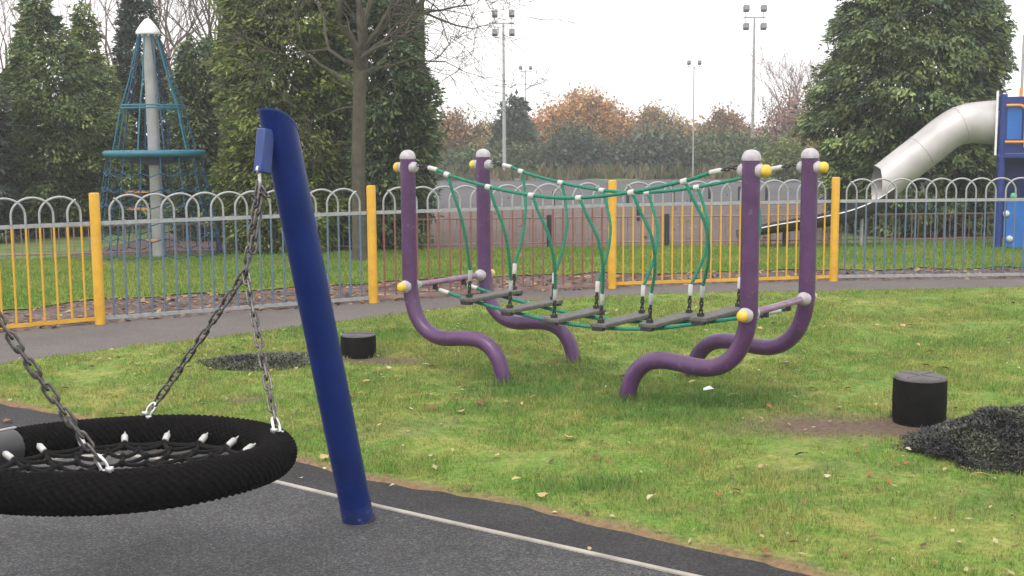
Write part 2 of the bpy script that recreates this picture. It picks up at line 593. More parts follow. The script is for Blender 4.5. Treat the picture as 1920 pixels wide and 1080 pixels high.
def blades(name, label, P, hgt, wid, col, lean=.7):
    n = len(P)
    th = rng.uniform(0, 2 * PI, n)
    s = np.stack([np.cos(th), np.sin(th), np.zeros(n)], 1)
    t2 = rng.uniform(0, 2 * PI, n)
    ln = rng.uniform(.1, lean, n) * hgt
    tip = np.stack([np.cos(t2) * ln, np.sin(t2) * ln, hgt], 1)
    V = np.stack([P - s * wid[:, None] / 2, P + s * wid[:, None] / 2, P + tip], 1).reshape(-1, 3)
    return tag(npmesh(name, V, 3, M['grass'], col=col), label, 'grass', kind='stuff')


lawn_poly = list(map(tuple, grass_edge)) + list(map(tuple, path_near[::-1]))
Q = np.stack([rng.uniform(-4.3, 7.5, 900000), rng.uniform(3.4, 13.2, 900000)], 1)
keep = inside(Q, lawn_poly) & (np.abs(Q[:, 0] / Q[:, 1]) < .47)
dens = np.clip(7.0 / Q[:, 1], .3, 1) ** 1.2
keep &= rng.random(len(Q)) < dens
Q = Q[keep]
c, d, l = lawn_color(Q[:, 0], Q[:, 1], True)
k = rng.random(len(Q)) > d * .95
Q, c, d, l = Q[k], c[k], d[k], l[k]
c = c * rng.uniform(.62, 1.42, (len(Q), 1))
dry = rng.random(len(Q)) < .06
c[dry] = np.array([.30, .25, .12]) * rng.uniform(.7, 1.2, (dry.sum(), 1))
tuft = np.clip(1 + .55 * vnoise(Q[:, 0], Q[:, 1], .09, 61) + .3 * vnoise(Q[:, 0], Q[:, 1], .3, 62), .4, 2)
hg = rng.uniform(.011, .030, len(Q)) * (1 - .45 * d + .7 * l) * tuft
ca_, sa_ = math.cos(-.6236), math.sin(-.6236)
for fx, fy, fr in [(.590 + ca_ * u_ - sa_ * v_, 8.189 + sa_ * u_ + ca_ * v_, .06) for u_ in (-.488, .488) for v_ in (-.441, .441)] + [(2.36, 6.90, .15), (-1.185, 9.2, .135)]:
    dq = np.hypot(Q[:, 0] - fx, Q[:, 1] - fy) - fr
    hg = hg * (1 + 1.3 * np.exp(-(np.clip(dq, 0, 9) / .06) ** 2))
blades('grass', 'short mown green lawn grass around the climbing frame and stumps', np.c_[Q, np.full(len(Q), .001)], hg, rng.uniform(.004, .008, len(Q)) * np.clip(Q[:, 1] / 7, .8, 1.6), c)

# soil strip and lawn beyond the fence
soil_back = [(-9, 8.6), (-6.5, 10.6), (-5.3, 11.9), (-4.31, 12.76), (-3.29, 13.3), (-2.2, 13.9), (-1.03, 14.5), (.3, 14.9), (2, 15.1), (3.5, 15.2), (5.05, 15.3), (10, 15.5)]
Sb = resample(soil_back, 160)
Sb = Sb + np.stack([0 * Sb[:, 0], vnoise(Sb[:, 0], Sb[:, 1], .35, 8) * .22], 1)
structure(MB().strip(resample(fence_line, 160) + [0, .03], Sb + [0, .4], -.02).build('soil_strip', M['soil'], smooth=False))
far_edge = [(-16, 15.6), (-8, 17.0), (-5, 17.75), (-2.5, 18.3), (1, 18.7), (4, 18.8), (8, 19), (16, 19)]
NU2, NV2 = 220, 60
Ga, Gb = resample(soil_back, NU2), resample(far_edge, NU2)
Ga = Ga + np.stack([0 * Ga[:, 0], vnoise(Ga[:, 0], Ga[:, 1], .35, 8) * .22], 1)
v = np.linspace(0, 1, NV2)[None, :, None]
G = Ga[:, None] * (1 - v) + Gb[:, None] * v
gx, gy = G[..., 0].ravel(), G[..., 1].ravel()


def far_color(x, y):
    y1 = np.clip(.35 + vnoise(x, y, 1.1, 41) * .4 + vnoise(x, y, .3, 42) * .35, 0, 1)[:, None]
    return np.array([.13, .235, .036]) * (1 - y1) + np.array([.25, .285, .065]) * y1


mb = MB()
mb.add(np.stack([gx, gy, 0 * gx - .008], 1), [(i * NV2 + j, (i + 1) * NV2 + j, (i + 1) * NV2 + j + 1, i * NV2 + j + 1) for i in range(NU2 - 1) for j in range(NV2 - 1)])
o = structure(mb.build('park_lawn', M['lawn'], ang=180))
setcol(o, far_color(gx, gy) * .85)
Q = np.stack([rng.uniform(-9, 10, 260000), rng.uniform(9, 19, 260000)], 1)
k = inside(Q, [tuple(p) for p in Ga] + [tuple(p) for p in Gb[::-1]]) & (np.abs(Q[:, 0] / Q[:, 1]) < .46)
Q = Q[k]
c = far_color(Q[:, 0], Q[:, 1]) * rng.uniform(.7, 1.35, (len(Q), 1))
blades('grass', 'park grass between the soil strip and the brown railing', np.c_[Q, np.full(len(Q), -.008)], rng.uniform(.02, .05, len(Q)), rng.uniform(.008, .018, len(Q)), c)
structure(MB().sheet([(-16, 15.6)] + far_edge[1:] + [(40, 20), (60, 57), (-45, 57), (-16, 22)], -.02).build('car_park', M['carpark'], smooth=False))

m = MB()
m.sheet([(-40, 14), (-16, 15.65), (-8, 17.05), (-6.6, 17.4), (-6.3, 22), (-5.6, 32), (-40, 40)], -.014)
m.sheet([(5.1, 18.86), (8, 19.05), (40, 19.2), (40, 34), (9.6, 34), (6.6, 24)], -.014)
o = m.build('grass_verge', M['verge'], smooth=False)
structure(o)

structure(MB().sheet([(-20, 30.5), (30, 30.5), (60, 56.9), (-40, 56.9)], -.016).build('court_surface', M['court'], smooth=False))

xs = np.linspace(-45, 60, 160)
m = MB()
m.strip(np.c_[xs, 50.5 + 1.6 * vnoise(xs, xs * 0, 2.2, 91) + 1.2 * vnoise(xs, xs * 0, .7, 92)], np.c_[xs, xs * 0 + 57], -.010, .10)
structure(m.build('far_verge', M['verge'], smooth=False))
m = []
for x_ in np.arange(-16, 24, .16):                          # rough growth along the far verge, one tangled strip
    for q in range(2):
        m.append((x_ + rng.uniform(-.3, .3), 52.5 + rng.uniform(-2.2, 2.5), 0))
m = np.array(m)
nn = 10
P = np.repeat(m, nn, 0) + rng.normal(0, .16, (len(m) * nn, 3)) * [1, 1, 0]
D = np.stack([rng.normal(0, .3, len(P)), rng.normal(0, .3, len(P)), np.ones(len(P))], 1)
Lh = rng.uniform(.15, .7, len(P)) * np.repeat(rng.uniform(.3, 1.2, len(m)), nn)
sd_ = rng.normal(0, 1, (len(P), 3)) * .09
V = np.stack([P - sd_, P + sd_, P + D * Lh[:, None]], 1).reshape(-1, 3)
cg = np.array([(.09, .11, .045), (.14, .12, .06), (.06, .08, .04), (.18, .14, .08)])[rng.integers(0, 4, len(P))]
tag(npmesh('rough_growth', V, 3, M['grass'], col=cg), 'rough weedy growth along the foot of the far hedge', 'weeds', kind='stuff')

n = 700
Q = np.stack([rng.uniform(-6, 14, n), 19.5 + 31 * rng.random(n) ** 1.5], 1)
th = rng.uniform(0, 2 * PI, n)
sz = rng.uniform(.02, .06, n)
dx, dy = np.stack([np.cos(th), np.sin(th), rng.uniform(0, .5, n)], 1) * sz[:, None], np.stack([-np.sin(th), np.cos(th), rng.uniform(0, .5, n)], 1) * (sz * .6)[:, None]
P = np.c_[Q, np.full(n, .01)]
V = np.stack([P - dx, P - dy, P + dx, P + dy], 1).reshape(-1, 3)
pal = np.array([(.16, .10, .06), (.22, .15, .09), (.10, .07, .05), (.26, .19, .12), (.07, .055, .05)])
tag(npmesh('leaf_litter', V, 4, M['litter'], col=pal[rng.integers(0, 5, n)]), 'brown leaves strewn over the far tarmac beyond the railing', 'leaf litter', kind='stuff')

# leaf crumbs on the soil (countless)
n = 2600
Q = np.stack([rng.uniform(-8, 9, n * 6), rng.uniform(8, 15.4, n * 6)], 1)
Q = Q[inside(Q, [tuple(p) for p in fence_line] + [tuple(p) for p in Sb[::-1]])][:n]
n = len(Q)
th = rng.uniform(0, 2 * PI, n)
sz = rng.uniform(.015, .05, n)
dx, dy = np.stack([np.cos(th), np.sin(th), rng.uniform(-.3, .5, n)], 1) * sz[:, None], np.stack([-np.sin(th), np.cos(th), rng.uniform(-.2, .4, n)], 1) * (sz * .6)[:, None]
P = np.c_[Q, np.full(n, -.005)]
V = np.stack([P - dx, P - dy, P + dx, P + dy], 1).reshape(-1, 3)
pal = np.array([(.26, .12, .05), (.32, .2, .09), (.14, .08, .05), (.38, .27, .14), (.07, .05, .04), (.1, .07, .05)])
tag(npmesh('leaf_litter', V, 4, M['litter'], col=pal[rng.integers(0, 6, n)]), 'brown leaf litter scattered over the bare soil behind the fence', 'leaf litter', kind='stuff')


n = 2300
Q = np.stack([rng.uniform(-4.2, 7, n * 4), rng.uniform(4, 13, n * 4)], 1)
Q = Q[inside(Q, lawn_poly)]
Q = Q[vnoise(Q[:, 0], Q[:, 1], .5, 71) > rng.uniform(-.7, .8, len(Q))][:n]
n = len(Q)
th = rng.uniform(0, 2 * PI, n)
sz = rng.uniform(.007, .024, n)
dx, dy = np.stack([np.cos(th), np.sin(th), rng.uniform(-.4, .4, n)], 1) * sz[:, None], np.stack([-np.sin(th), np.cos(th), rng.uniform(-.3, .3, n)], 1) * (sz * rng.uniform(.25, .7, n))[:, None]
P = np.c_[Q, rng.uniform(.014, .026, n)]
V = np.stack([P - dx, P - dy, P + dx, P + dy], 1).reshape(-1, 3)
pal = np.array([(.20, .10, .045), (.30, .2, .09), (.13, .075, .045), (.38, .30, .16), (.09, .06, .04), (.42, .36, .20)])
tag(npmesh('leaf_litter', V, 4, M['litter'], col=pal[rng.integers(0, 6, n)]), 'tiny tan and brown leaf flecks all over the lawn', 'leaf litter', kind='stuff')

# ------------------------------------------------------------------ swing post and basket swing
BC = Vector((-1.3436, 4.041, .568))
BN = Vector((-.005, .065, 1)).normalized()
BE = Vector((0, 1, 0)).cross(BN).normalized()
BG = BN.cross(BE)
BR, Br = .53, .064


def swing_post(name, label, base, d):
    """leaning blue tube with an oblique top, bracket box and hinge; d: unit vector towards the basket"""
    t = thing(name, label, 'swing post', base)
    d = Vector((d[0], d[1], 0))
    side = Vector((0, 0, 1)).cross(d)
    ax = (d * .433 + Vector((0, 0, 1.714))).normalized()
    inn = (d - ax * d.dot(ax)).normalized()
    n = 48
    r = .068
    vs, fs = [], []
    L = 1.775
    hs_ = [-.12, 0, .02, .4, .8, 1.2, 1.5, 1.6, L]
    for k, h in enumerate(hs_):
        for j in range(n):
            a = 2 * PI * j / n
            off = inn * math.cos(a) * r + side * math.sin(a) * r
            hh = h
            if k == len(hs_) - 1:
                q = math.cos(a)
                hh = h + .06 - .15 * ((1 - q) / 2) ** 1.5
            vs.append(ax * hh + off)
    for k in range(len(hs_) - 1):
        for j in range(n):
            fs.append((k * n + j, k * n + (j + 1) % n, (k + 1) * n + (j + 1) % n, (k + 1) * n + j))
    fs.append(tuple((len(hs_) - 1) * n + j for j in range(n)))
    MB().add(vs, fs).build('post_tube', M['blue'], t)
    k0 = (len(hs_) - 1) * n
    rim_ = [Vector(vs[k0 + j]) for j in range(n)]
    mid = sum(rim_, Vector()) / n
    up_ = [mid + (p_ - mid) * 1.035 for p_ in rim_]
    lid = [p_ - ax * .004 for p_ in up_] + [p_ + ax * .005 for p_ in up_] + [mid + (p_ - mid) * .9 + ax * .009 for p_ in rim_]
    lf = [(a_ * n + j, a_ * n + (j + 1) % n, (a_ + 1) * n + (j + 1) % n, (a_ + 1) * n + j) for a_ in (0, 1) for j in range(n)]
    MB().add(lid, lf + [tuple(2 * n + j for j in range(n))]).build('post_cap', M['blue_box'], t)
    MB().tube([ax * .0, ax * .03, ax * .085], [.0690, .0688, .0683], 40, cap=False).build('scuffed_foot', M['blue_scuff'], t)
    R = Matrix((d, side, Vector((0, 0, 1)))).transposed()
    bc = d * .518 + Vector((0, 0, 1.605))
    Rt = R @ Matrix.Rotation(math.radians(9), 3, 'Y').inverted()
    br = MB().box(bc, (.058, .044, .172), Rt).build('bracket', M['blue_box'], t, bevel=.006)
    hp = d * .5475 + Vector((0, 0, 1.535))
    m = MB()
    m.tube([hp + Vector((0, 0, .0)) + (d * math.cos(a) + Vector((0, 0, 1)) * math.sin(a)) * .013 for a in np.linspace(0, 2 * PI, 17)[:-1]], .0055, 8, closed=True)
    m.tube([hp - Vector((0, 0, .012)), hp - Vector((0, 0, .065))], .007, 8)
    m.tube([hp - d * .04, hp + d * .012], .006, 8)
    m.build('hinge_eye', M['zinc'], t)
    MB().lathe([(.074, -.02), (.074, .006), (.069, .012)], (0, 0, 0), ax, 28).build('base_collar', M['tarmac'], t)
    return t


DR = np.array([.524, .852])
swing_post('swing_post', 'leaning dark blue steel swing post with slanted top and bracket, right of the black basket', (-.677, 5.126, 0), -DR)
swing_post('swing_post', 'leaning dark blue swing post opposite, carrying the near pair of chains', (-1.837, 2.934, 0), DR)

bs = thing('basket_swing', 'round black rope basket nest swing hanging on chains beside the blue post', 'swing', (BC.x, BC.y, 0))
BO = Vector((BC.x, BC.y, 0))


def torus_pt(a, b, r=Br, R=BR):
    e = BE * math.cos(a) + BG * math.sin(a)
    return BC - BO + e * (R + r * math.cos(b)) + BN * (r * math.sin(b))


# rope-wound rim: every turn of the winding is a ridge, broken by the lay of the rope
NA, NB = 1536, 72
a = np.linspace(0, 2 * PI, NA, endpoint=False)[:, None]
b = np.linspace(0, 2 * PI, NB, endpoint=False)[None, :]
wind = np.abs(np.sin(64 * a + 6 * b)) ** .6
lay = np.abs(np.sin(32 * a - 11 * b)) ** .7
r_ = Br * (.90 + .16 * wind * (.3 + .7 * lay)) + .0012 * np.sin(5 * a + 1)
e = np.array(BE)[None, None] * np.cos(a)[..., None] + np.array(BG)[None, None] * np.sin(a)[..., None]
Vt = np.array(BC - BO)[None, None] + e * (BR + r_ * np.cos(b))[..., None] + np.array(BN)[None, None] * (r_ * np.sin(b))[..., None]
ii = np.arange(NA * NB).reshape(NA, NB)
Fq = np.stack([ii, np.roll(ii, -1, 0), np.roll(np.roll(ii, -1, 0), -1, 1), np.roll(ii, -1, 1)], -1).reshape(-1, 4)
me = bpy.data.meshes.new('rim')
me.from_pydata(Vt.reshape(-1, 3).tolist(), [], Fq[:, ::-1].tolist())
me.update()
me.polygons.foreach_set('use_smooth', [True] * len(me.polygons))
me.materials.append(M['rim'])
rim = bpy.data.objects.new('rim', me)
COL.objects.link(rim)
rim.parent = bs
# grey sleeve with a raised pale lip at the rope joint
m = MB()
arc = np.radians(np.linspace(152, 186, 30))
prof = [.0] * 30
m.tube([torus_pt(t, 0, 0) for t in arc], [Br * 1.10 if 0 < i < 29 else Br * 1.0 for i in range(30)], 28)
sl_ = m.build('sleeve', M['sleeve'], bs)
m = MB()
m.tube([torus_pt(t, math.radians(97), Br * 1.12) for t in np.radians(np.linspace(151, 186, 24))], [.003] + [.005] * 22 + [.003], 8)
m.build('sleeve_lip', M['cap'], sl_)

# net: outer ring of knots, then staggered rings joined in diamonds, sagging a little
NF = 18
rings = []
for R_, N_, dz in ((.415, 18, -.022), (.325, 18, -.030), (.235, 18, -.036), (.13, 9, -.04)):
    off = 0 if len(rings) % 2 == 0 else .5
    rings.append([BC - BO + (BE * math.cos(2 * PI * (i + off) / N_ + .1) + BG * math.sin(2 * PI * (i + off) / N_ + .1)) * R_ + BN * dz for i in range(N_)])
m = MB()


def sagrope(p, q, s=.006, r=.0078):
    m.tube([p, p.lerp(q, .33) - BN * s, p.lerp(q, .66) - BN * s, q], r, 7)


for i in range(18):
    sagrope(rings[0][i], rings[0][(i + 1) % 18], .006, .0092)
    sagrope(rings[0][i], rings[1][i])
    sagrope(rings[0][(i + 1) % 18], rings[1][i])
    sagrope(rings[1][i], rings[2][(i + 1) % 18])
    sagrope(rings[1][i], rings[2][i])
for i in range(9):
    sagrope(rings[2][2 * i], rings[3][i])
    sagrope(rings[2][2 * i + 1], rings[3][i])
    sagrope(rings[3][i], rings[3][(i + 1) % 9])
for rg in rings:
    for p in rg:
        m.lathe([(.004, -.014), (.012, -.008), (.014, 0), (.012, .008), (.004, .014)], p, BN, 9)
m.build('net', M['net'], bs)
for i in range(18):
    t = 2 * PI * i / 18 + .1
    p0 = rings[0][i]
    e_ = BE * math.cos(t) + BG * math.sin(t)
    p1 = BC - BO + e_ * (BR - Br * .93) + BN * .012
    dv = (p1 - p0).normalized()
    MB().lathe([(.006, -.002), (.0115, .002), (.0125, .008), (.0125, .032), (.010, .037), (.004, .042), (.003, .062)], p0 + dv * .012, dv, 12).build('ferrule', M['white'], bs)


def link(m, c, ax, side, Lh=.0205, wh=.0085, r=.0035):
    ax, side = Vector(ax), Vector(side)
    pts = [c + ax * (Lh * s_ + wh * math.sin(t) * s_) + side * wh * math.cos(t) for s_, rng_ in ((1, np.linspace(0, PI, 7)), (-1, np.linspace(PI, 0, 7))) for t in rng_]
    m.tube(pts, r, 7, closed=True)


def chain_part(p, q, sag=.0):
    m = MB()
    p, q = Vector(p), Vector(q)
    L = (q - p).length
    n = max(2, int(L / .043))
    pts = [p.lerp(q, i / n) - Vector((0, 0, sag * math.sin(PI * i / n))) for i in range(n + 1)]
    for i in range(n):
        ax = (pts[i + 1] - pts[i]).normalized()
        s0 = ax.cross(Vector((.3, .9, .15))).normalized()
        s0 = Matrix.Rotation((45 if i % 2 else -45) * PI / 180 + random.uniform(-.25, .25), 3, ax) @ s0
        hl = (pts[i + 1] - pts[i]).length / 2
        link(m, (pts[i] + pts[i + 1]) / 2, ax, s0, hl - .0055 + .004, .0122, .0047)
    return m.build('chain', M['chain'], bs)


hinge = [Vector((-.963, 4.662, 1.468)) - BO, Vector((-1.55, 3.40, 1.468)) - BO]
junc = [Vector((-1.013, 4.580, 1.150)) - BO, Vector((-1.505, 3.475, 1.165)) - BO]
angs = [(97, 14), (284, 195)]
for k in range(2):
    chain_part(hinge[k] + Vector((0, 0, .02)), junc[k])
    chain_part(hinge[k] + Vector((.012, -.014, .005)), junc[k].lerp(hinge[k], .25) + Vector((.016, -.01, 0)), .0)
    m = MB()                                                # bunched spare links under the hinge
    for q in range(5):
        c_ = hinge[k] + Vector((random.uniform(-.02, .02), random.uniform(-.02, .02), -.01 - .012 * q))
        link(m, c_, Vector((random.uniform(-1, 1), random.uniform(-1, 1), random.uniform(-1, 1))).normalized(), Vector((random.uniform(-1, 1), random.uniform(-1, 1), .2)).normalized(), .014, .010, .0036)
    m.build('spare_links', M['chain'], bs)
    for an in angs[k]:
        t = math.radians(an)
        top = torus_pt(t, PI / 2, Br + .002)
        up = (junc[k] - top).normalized()
        side = up.cross(BE * math.cos(t) + BG * math.sin(t)).normalized()
        side = (side * .5 + (BE * math.cos(t) + BG * math.sin(t)) * .5).normalized()
        m = MB()
        pts = [top + side * .016 - BN * .012, top + side * .017 + up * .02, top + side * .016 + up * .04, top + side * .009 + up * .053, top + up * .057, top - side * .009 + up * .053, top - side * .016 + up * .04, top - side * .017 + up * .02, top - side * .016 - BN * .012]
        m.tube(smooth_path(pts, 3), .0052, 8)
        m.lathe([(.012, -.006), (.014, 0), (.012, .007)], top + side * .016, BN, 10)
        m.lathe([(.012, -.006), (.014, 0), (.012, .007)], top - side * .016, BN, 10)
        m.build('shackle', M['zinc'], bs)
        chain_part(top + up * .045, junc[k], .006)

# ------------------------------------------------------------------ purple rope bridge
YAW = -.6236
bx, by, BL, BW = .590, 8.189, 1.308, .441
rb = thing('rope_bridge', 'purple curved pipe climbing bridge with green ropes and six hanging steps', 'rope bridge', (bx, by, 0), YAW)
cpts = [(0, -.12), (0, 0), (.012, .08), (.05, .17), (.125, .245), (.23, .278), (.36, .275), (.48, .262), (.585, .268), (.68, .31), (.755, .39), (.80, .50), (.818, .62), (.82, .75)]
for sx in (-1, 1):
    for sy in (-1, 1):
        pts = [(sx * (BL - .82 + d_), sy * BW, z_) for d_, z_ in cpts]
        pts = smooth_path(pts, 5) + [(sx * BL, sy * BW, 1.0), (sx * BL, sy * BW, 1.3), (sx * BL, sy * BW, 1.52)]
        post = MB().tube(pts, .0535, 24).build('post', M['purple'], rb)
        X, Y = sx * BL, sy * BW
        MB().lathe([(.050, 0), (.0565, .002), (.0575, .014), (.054, .032), (.043, .050), (.025, .062), (.004, .066)], (X, Y, 1.512), (0, 0, 1), 24).build('post_cap', M['cap'], post)
        for k in (-1, 1):                                   # collars through the pipe along the bridge
            c_ = (X + k * .040, Y, 1.455)
            q = [(.041, 0), (.041, .012), (.038, .026), (.030, .037), (.02, .043)]
            cl_ = MB().lathe(q, c_, (k, 0, 0), 20).build('collar', M['cap'], post)
            if k == sx:
                MB().lathe([(.034, .036), (.036, .048), (.034, .066), (.024, .078), (.006, .082)], c_, (k, 0, 0), 18).build('bolt_cap', M['yellow_cap'], cl_)
        c_ = (X, Y + sy * .036, .612)
        cl_ = MB().lathe([(.046, 0), (.046, .014), (.042, .03), (.033, .042), (.02, .048)], c_, (0, sy, 0), 20).build('collar', M['cap'], post)
        MB().lathe([(.032, .038), (.034, .05), (.032, .066), (.022, .078), (.006, .082)], c_, (0, sy, 0), 18).build('bolt_cap', M['yellow_cap'], cl_)
        MB().lathe([(.046, 0), (.045, .018), (.040, .034), (.028, .05), (.022, .075)], (X, Y - sy * .036, .612), (0, -sy, 0), 20).build('collar', M['cap'], post)
    bar = MB().tube([(sx * BL, -BW + .08, .612), (sx * BL, BW - .08, .612)], .0215, 16).build('crossbar', M['purple_bar'], rb)
    for t in (-.17, .17):
        m = MB()
        m.box((sx * BL - sx * .012, t, .585), (.03, .022, .035))
        m.box((sx * BL - sx * .02, t, .566), (.045, .028, .012))
        m.build('rope_bracket', M['black'], bar)

step_s = [-.905, -.552, -.185, .184, .548, .908]
step_z = [.524, .474, .437, .432, .462, .532]
clip_s = [-.955, -.600, -.247, .122, .507, .872]


def rope_z(s):
    return 1.268 + .14 * (abs(s) / .95) ** 1.75 if abs(s) < .95 else 1.408 + (abs(s) - .95) * .345


for sy in (-1, 1):
    e0 = BL - .085
    # black chain stub, ferrule, rope, ferrule, stub
    rp = smooth_path([(s, sy * BW, rope_z(s)) for s in np.linspace(-1.06, 1.06, 17)], 3)
    rope = MB().tube(rp, .0115, 10).build('top_rope', M['green_rope'], rb)
    for k in (-1, 1):
        a_, b_ = Vector((k * e0, sy * BW, 1.455 + .02)), Vector((k * 1.04, sy * BW, rope_z(1.04)))
        m = MB()
        n = 4
        for i in range(n):
            p_, q_ = a_.lerp(b_, i / n * .6), a_.lerp(b_, (i + 1) / n * .6)
            link(m, (p_ + q_) / 2, (q_ - p_).normalized(), Vector((0, 1, 0)) if i % 2 else (q_ - p_).normalized().cross(Vector((0, 1, 0))), .008, .009, .0045)
        m.build('chain_stub', M['black'], rope)
        d_ = (b_ - a_).normalized()
        MB().lathe([(.010, 0), (.0165, .004), (.0165, .075), (.0125, .08)], a_.lerp(b_, .56), d_, 14).build('ferrule', M['white'], rope)
    for i, s in enumerate(clip_s):
        z = rope_z(s)
        dz = (rope_z(s + .02) - rope_z(s - .02)) / .04
        MB().lathe([(.013, -.022), (.0195, -.018), (.0195, .018), (.013, .022)], (s, sy * BW, z - .003), (1, 0, dz), 14).build('rope_clip', M['white'], rope)
        # hanger
        s1, z1 = step_s[i] + .0, step_z[i]
        yb = sy * .27
        top = Vector((s + .012, sy * BW, z - .012))
        bot = Vector((s1 + .01, yb, z1 + .2))
        bl = .05 + .012 * i
        hp = [top, top.lerp(bot, .12) + Vector((bl * .35, sy * .012, -.012)), top.lerp(bot, .4) + Vector((bl * .9, sy * .02, 0)), top.lerp(bot, .7) + Vector((bl * .75, sy * .015, 0)), bot]
        hr = MB().tube(smooth_path(hp, 5), .0108, 9).build('hanger_rope', M['green_rope'], rb)
        e1 = Vector((s1, yb, z1 + .03))
        dn = (e1 - bot).normalized()
        MB().lathe([(.0125, -.01), (.0155, -.006), (.0155, .065), (.010, .07)], bot, dn, 12).build('ferrule', M['white'] if sy > 0 else M['grey_ferrule'], hr)
        m = MB()
        a_ = bot + dn * .065
        n = 4
        for j in range(n):
            p_, q_ = a_.lerp(e1, j / n), a_.lerp(e1, (j + 1) / n)
            link(m, (p_ + q_) / 2, (q_ - p_).normalized(), Vector((1, 0, 0)) if j % 2 else Vector((0, 1, 0)), .010, .0095, .005)
        m.build('hanger_chain', M['black'], hr)
for s, z in zip(step_s, step_z):
    tilt = Matrix.Rotation(random.uniform(-.02, .02), 3, 'Y')
    st = MB().box((s, 0, z), (.125, .62, .029), tilt).build('step', M['step'], rb, bevel=.007)
    for k in (-1, 1):
        m = MB()
        m.box((s, k * .27, z + .026), (.03, .04, .022))
        m.box((s, k * .30, z - .022), (.08, .04, .022), tilt)
        m.build('step_bracket', M['black'], st)
for t in (-.17, .17):
    P_ = [(-BL + .03, t, .56), (-1.14, t, .535)] + [(s, t, z - .034) for s, z in zip(step_s, step_z)] + [(1.14, t, .545), (BL - .03, t, .565)]
    br = MB().tube(smooth_path(P_, 5), .0125, 9).build('bottom_rope', M['green_rope'], rb)
    for k in (-1, 1):
        a_ = Vector((k * (BL - .05), t, .558))
        MB().lathe([(.010, 0), (.0165, .004), (.0165, .085), (.013, .09)], a_, Vector((-k, 0, -.2)).normalized(), 12).build('ferrule', M['white'], br)


# ------------------------------------------------------------------ stumps and rubber mounds
def stump(label, loc, r, h, rz):
    t = thing('rubber_stump', label, 'stump', loc, rz, 'black rubber stepping stumps')
    n = 40
    prof = [(r * .96, -.03), (r * .965, .0), (r * 1.0, h * .12), (r * 1.01, h * .5), (r * 1.0, h * .86), (r * .985, h * .93)]
    MB().lathe(prof, n=n).build('stump_body', M['stump'], t)
    m = MB()
    m.lathe([(r * .985, h * .932), (r * .975, h * .955), (r * .93, h * .985), (r * .86, h * .998), (r * .5, h * 1.002), (r * .02, h)], n=n)
    tp = m.build('stump_top', M['stump_top'], t)
    m = MB()
    for a_ in (0, PI / 2, PI, 3 * PI / 2):
        c_, s_ = math.cos(a_ + .4), math.sin(a_ + .4)
        m.box((c_ * r * .5, s_ * r * .5, h * 1.0), (r * .8, .008, .006), Matrix.Rotation(a_ + .4, 3, 'Z'))
    m.build('tread_rib', M['stump_top'], tp)
    return t


stump('taller black rubber stepping stump on bare soil beside the shaggy mound', (2.36, 6.90, -.01), .150, .285, .3)
stump('low black rubber stepping stump on the grass behind the blue swing post', (-1.185, 9.2, -.01), .135, .185, 1.1)


def mound(label, cx, cy, rx, ry, h, nst, rz, green, seed):
    g = np.random.default_rng(seed)
    t = thing('rubber_mound', label, 'mound', (cx, cy, 0), rz)
    nr, na = 22, 64

    def zz(x, y):
        q = np.clip(1 - np.hypot(x / rx, y / ry), 0, 1)
        nz = vnoise(x + cx, y + cy, .16, seed) * .22 + vnoise(x + cx, y + cy, .06, seed + 1) * .10
        return h * (q ** .75) * (1 + nz)

    def edge(a):
        return 1 + .06 * np.sin(3 * a + seed) + .04 * np.sin(7 * a) + .03 * np.sin(13 * a + 2)
    vs = [(0, 0, float(zz(np.array([0.]), np.array([0.]))[0]))]
    for i in range(1, nr + 1):
        for j in range(na):
            a_ = 2 * PI * j / na
            q = i / nr * edge(a_)
            vs.append((rx * q * math.cos(a_), ry * q * math.sin(a_), 0))
    vs = np.array(vs)
    vs[:, 2] = zz(vs[:, 0], vs[:, 1])
    fs = [(0, 1 + j, 1 + (j + 1) % na) for j in range(na)]
    for i in range(nr - 1):
        for j in range(na):
            a_, b_ = 1 + i * na + j, 1 + i * na + (j + 1) % na
            fs.append((a_, a_ + na, b_ + na, b_))
    o = MB().add(vs, fs).build('mound_core', M['mulch'], t, ang=180)
    setcol(o, np.tile(np.array([[.016, .016, .014]]), (len(vs), 1)))
    n = nst
    a_ = g.uniform(0, 2 * PI, n)
    q = np.sqrt(g.random(n)) * 1.03 * edge(a_)
    x, y = rx * q * np.cos(a_), ry * q * np.sin(a_)
    P = np.stack([x, y, zz(x, y) + .002], 1)
    th = g.uniform(0, 2 * PI, n)
    L = g.uniform(.010, .028, n)
    W = g.uniform(.0025, .006, n)
    D = np.stack([np.cos(th), np.sin(th), g.uniform(-.1, .9, n)], 1) * L[:, None]
    U = np.stack([-np.sin(th), np.cos(th), g.uniform(-.4, .4, n)], 1) * W[:, None]
    V = np.stack([P, P + D * .5 + U, P + D, P + D * .5 - U], 1).reshape(-1, 3)
    k = np.clip(.5 + x / rx * .5 + vnoise(x + 9, y, .2, seed + 3) * .55, 0, 1)[:, None] * green
    c = np.array([.018, .018, .019]) * (1 - k) + np.array([.095, .11, .06]) * k
    c *= g.uniform(.5, 1.9, (n, 1))
    pale = g.random(n) < .05
    c[pale] = np.array([.17, .16, .12]) * g.uniform(.6, 1.3, (pale.sum(), 1))
    s = npmesh('rubber_strands', V, 4, M['mulch'], o, col=c)
    s['kind'] = 'stuff'
    return t


mound('raised dark mound of shaggy rubber strands beside the taller stump', 2.70, 6.25, .64, .50, .235, 24000, .2, 1.0, 51)
mound('flat dark patch of shaggy rubber matting left of the blue post', -1.82, 8.95, .50, .36, .055, 12000, .15, 1.0, 57)

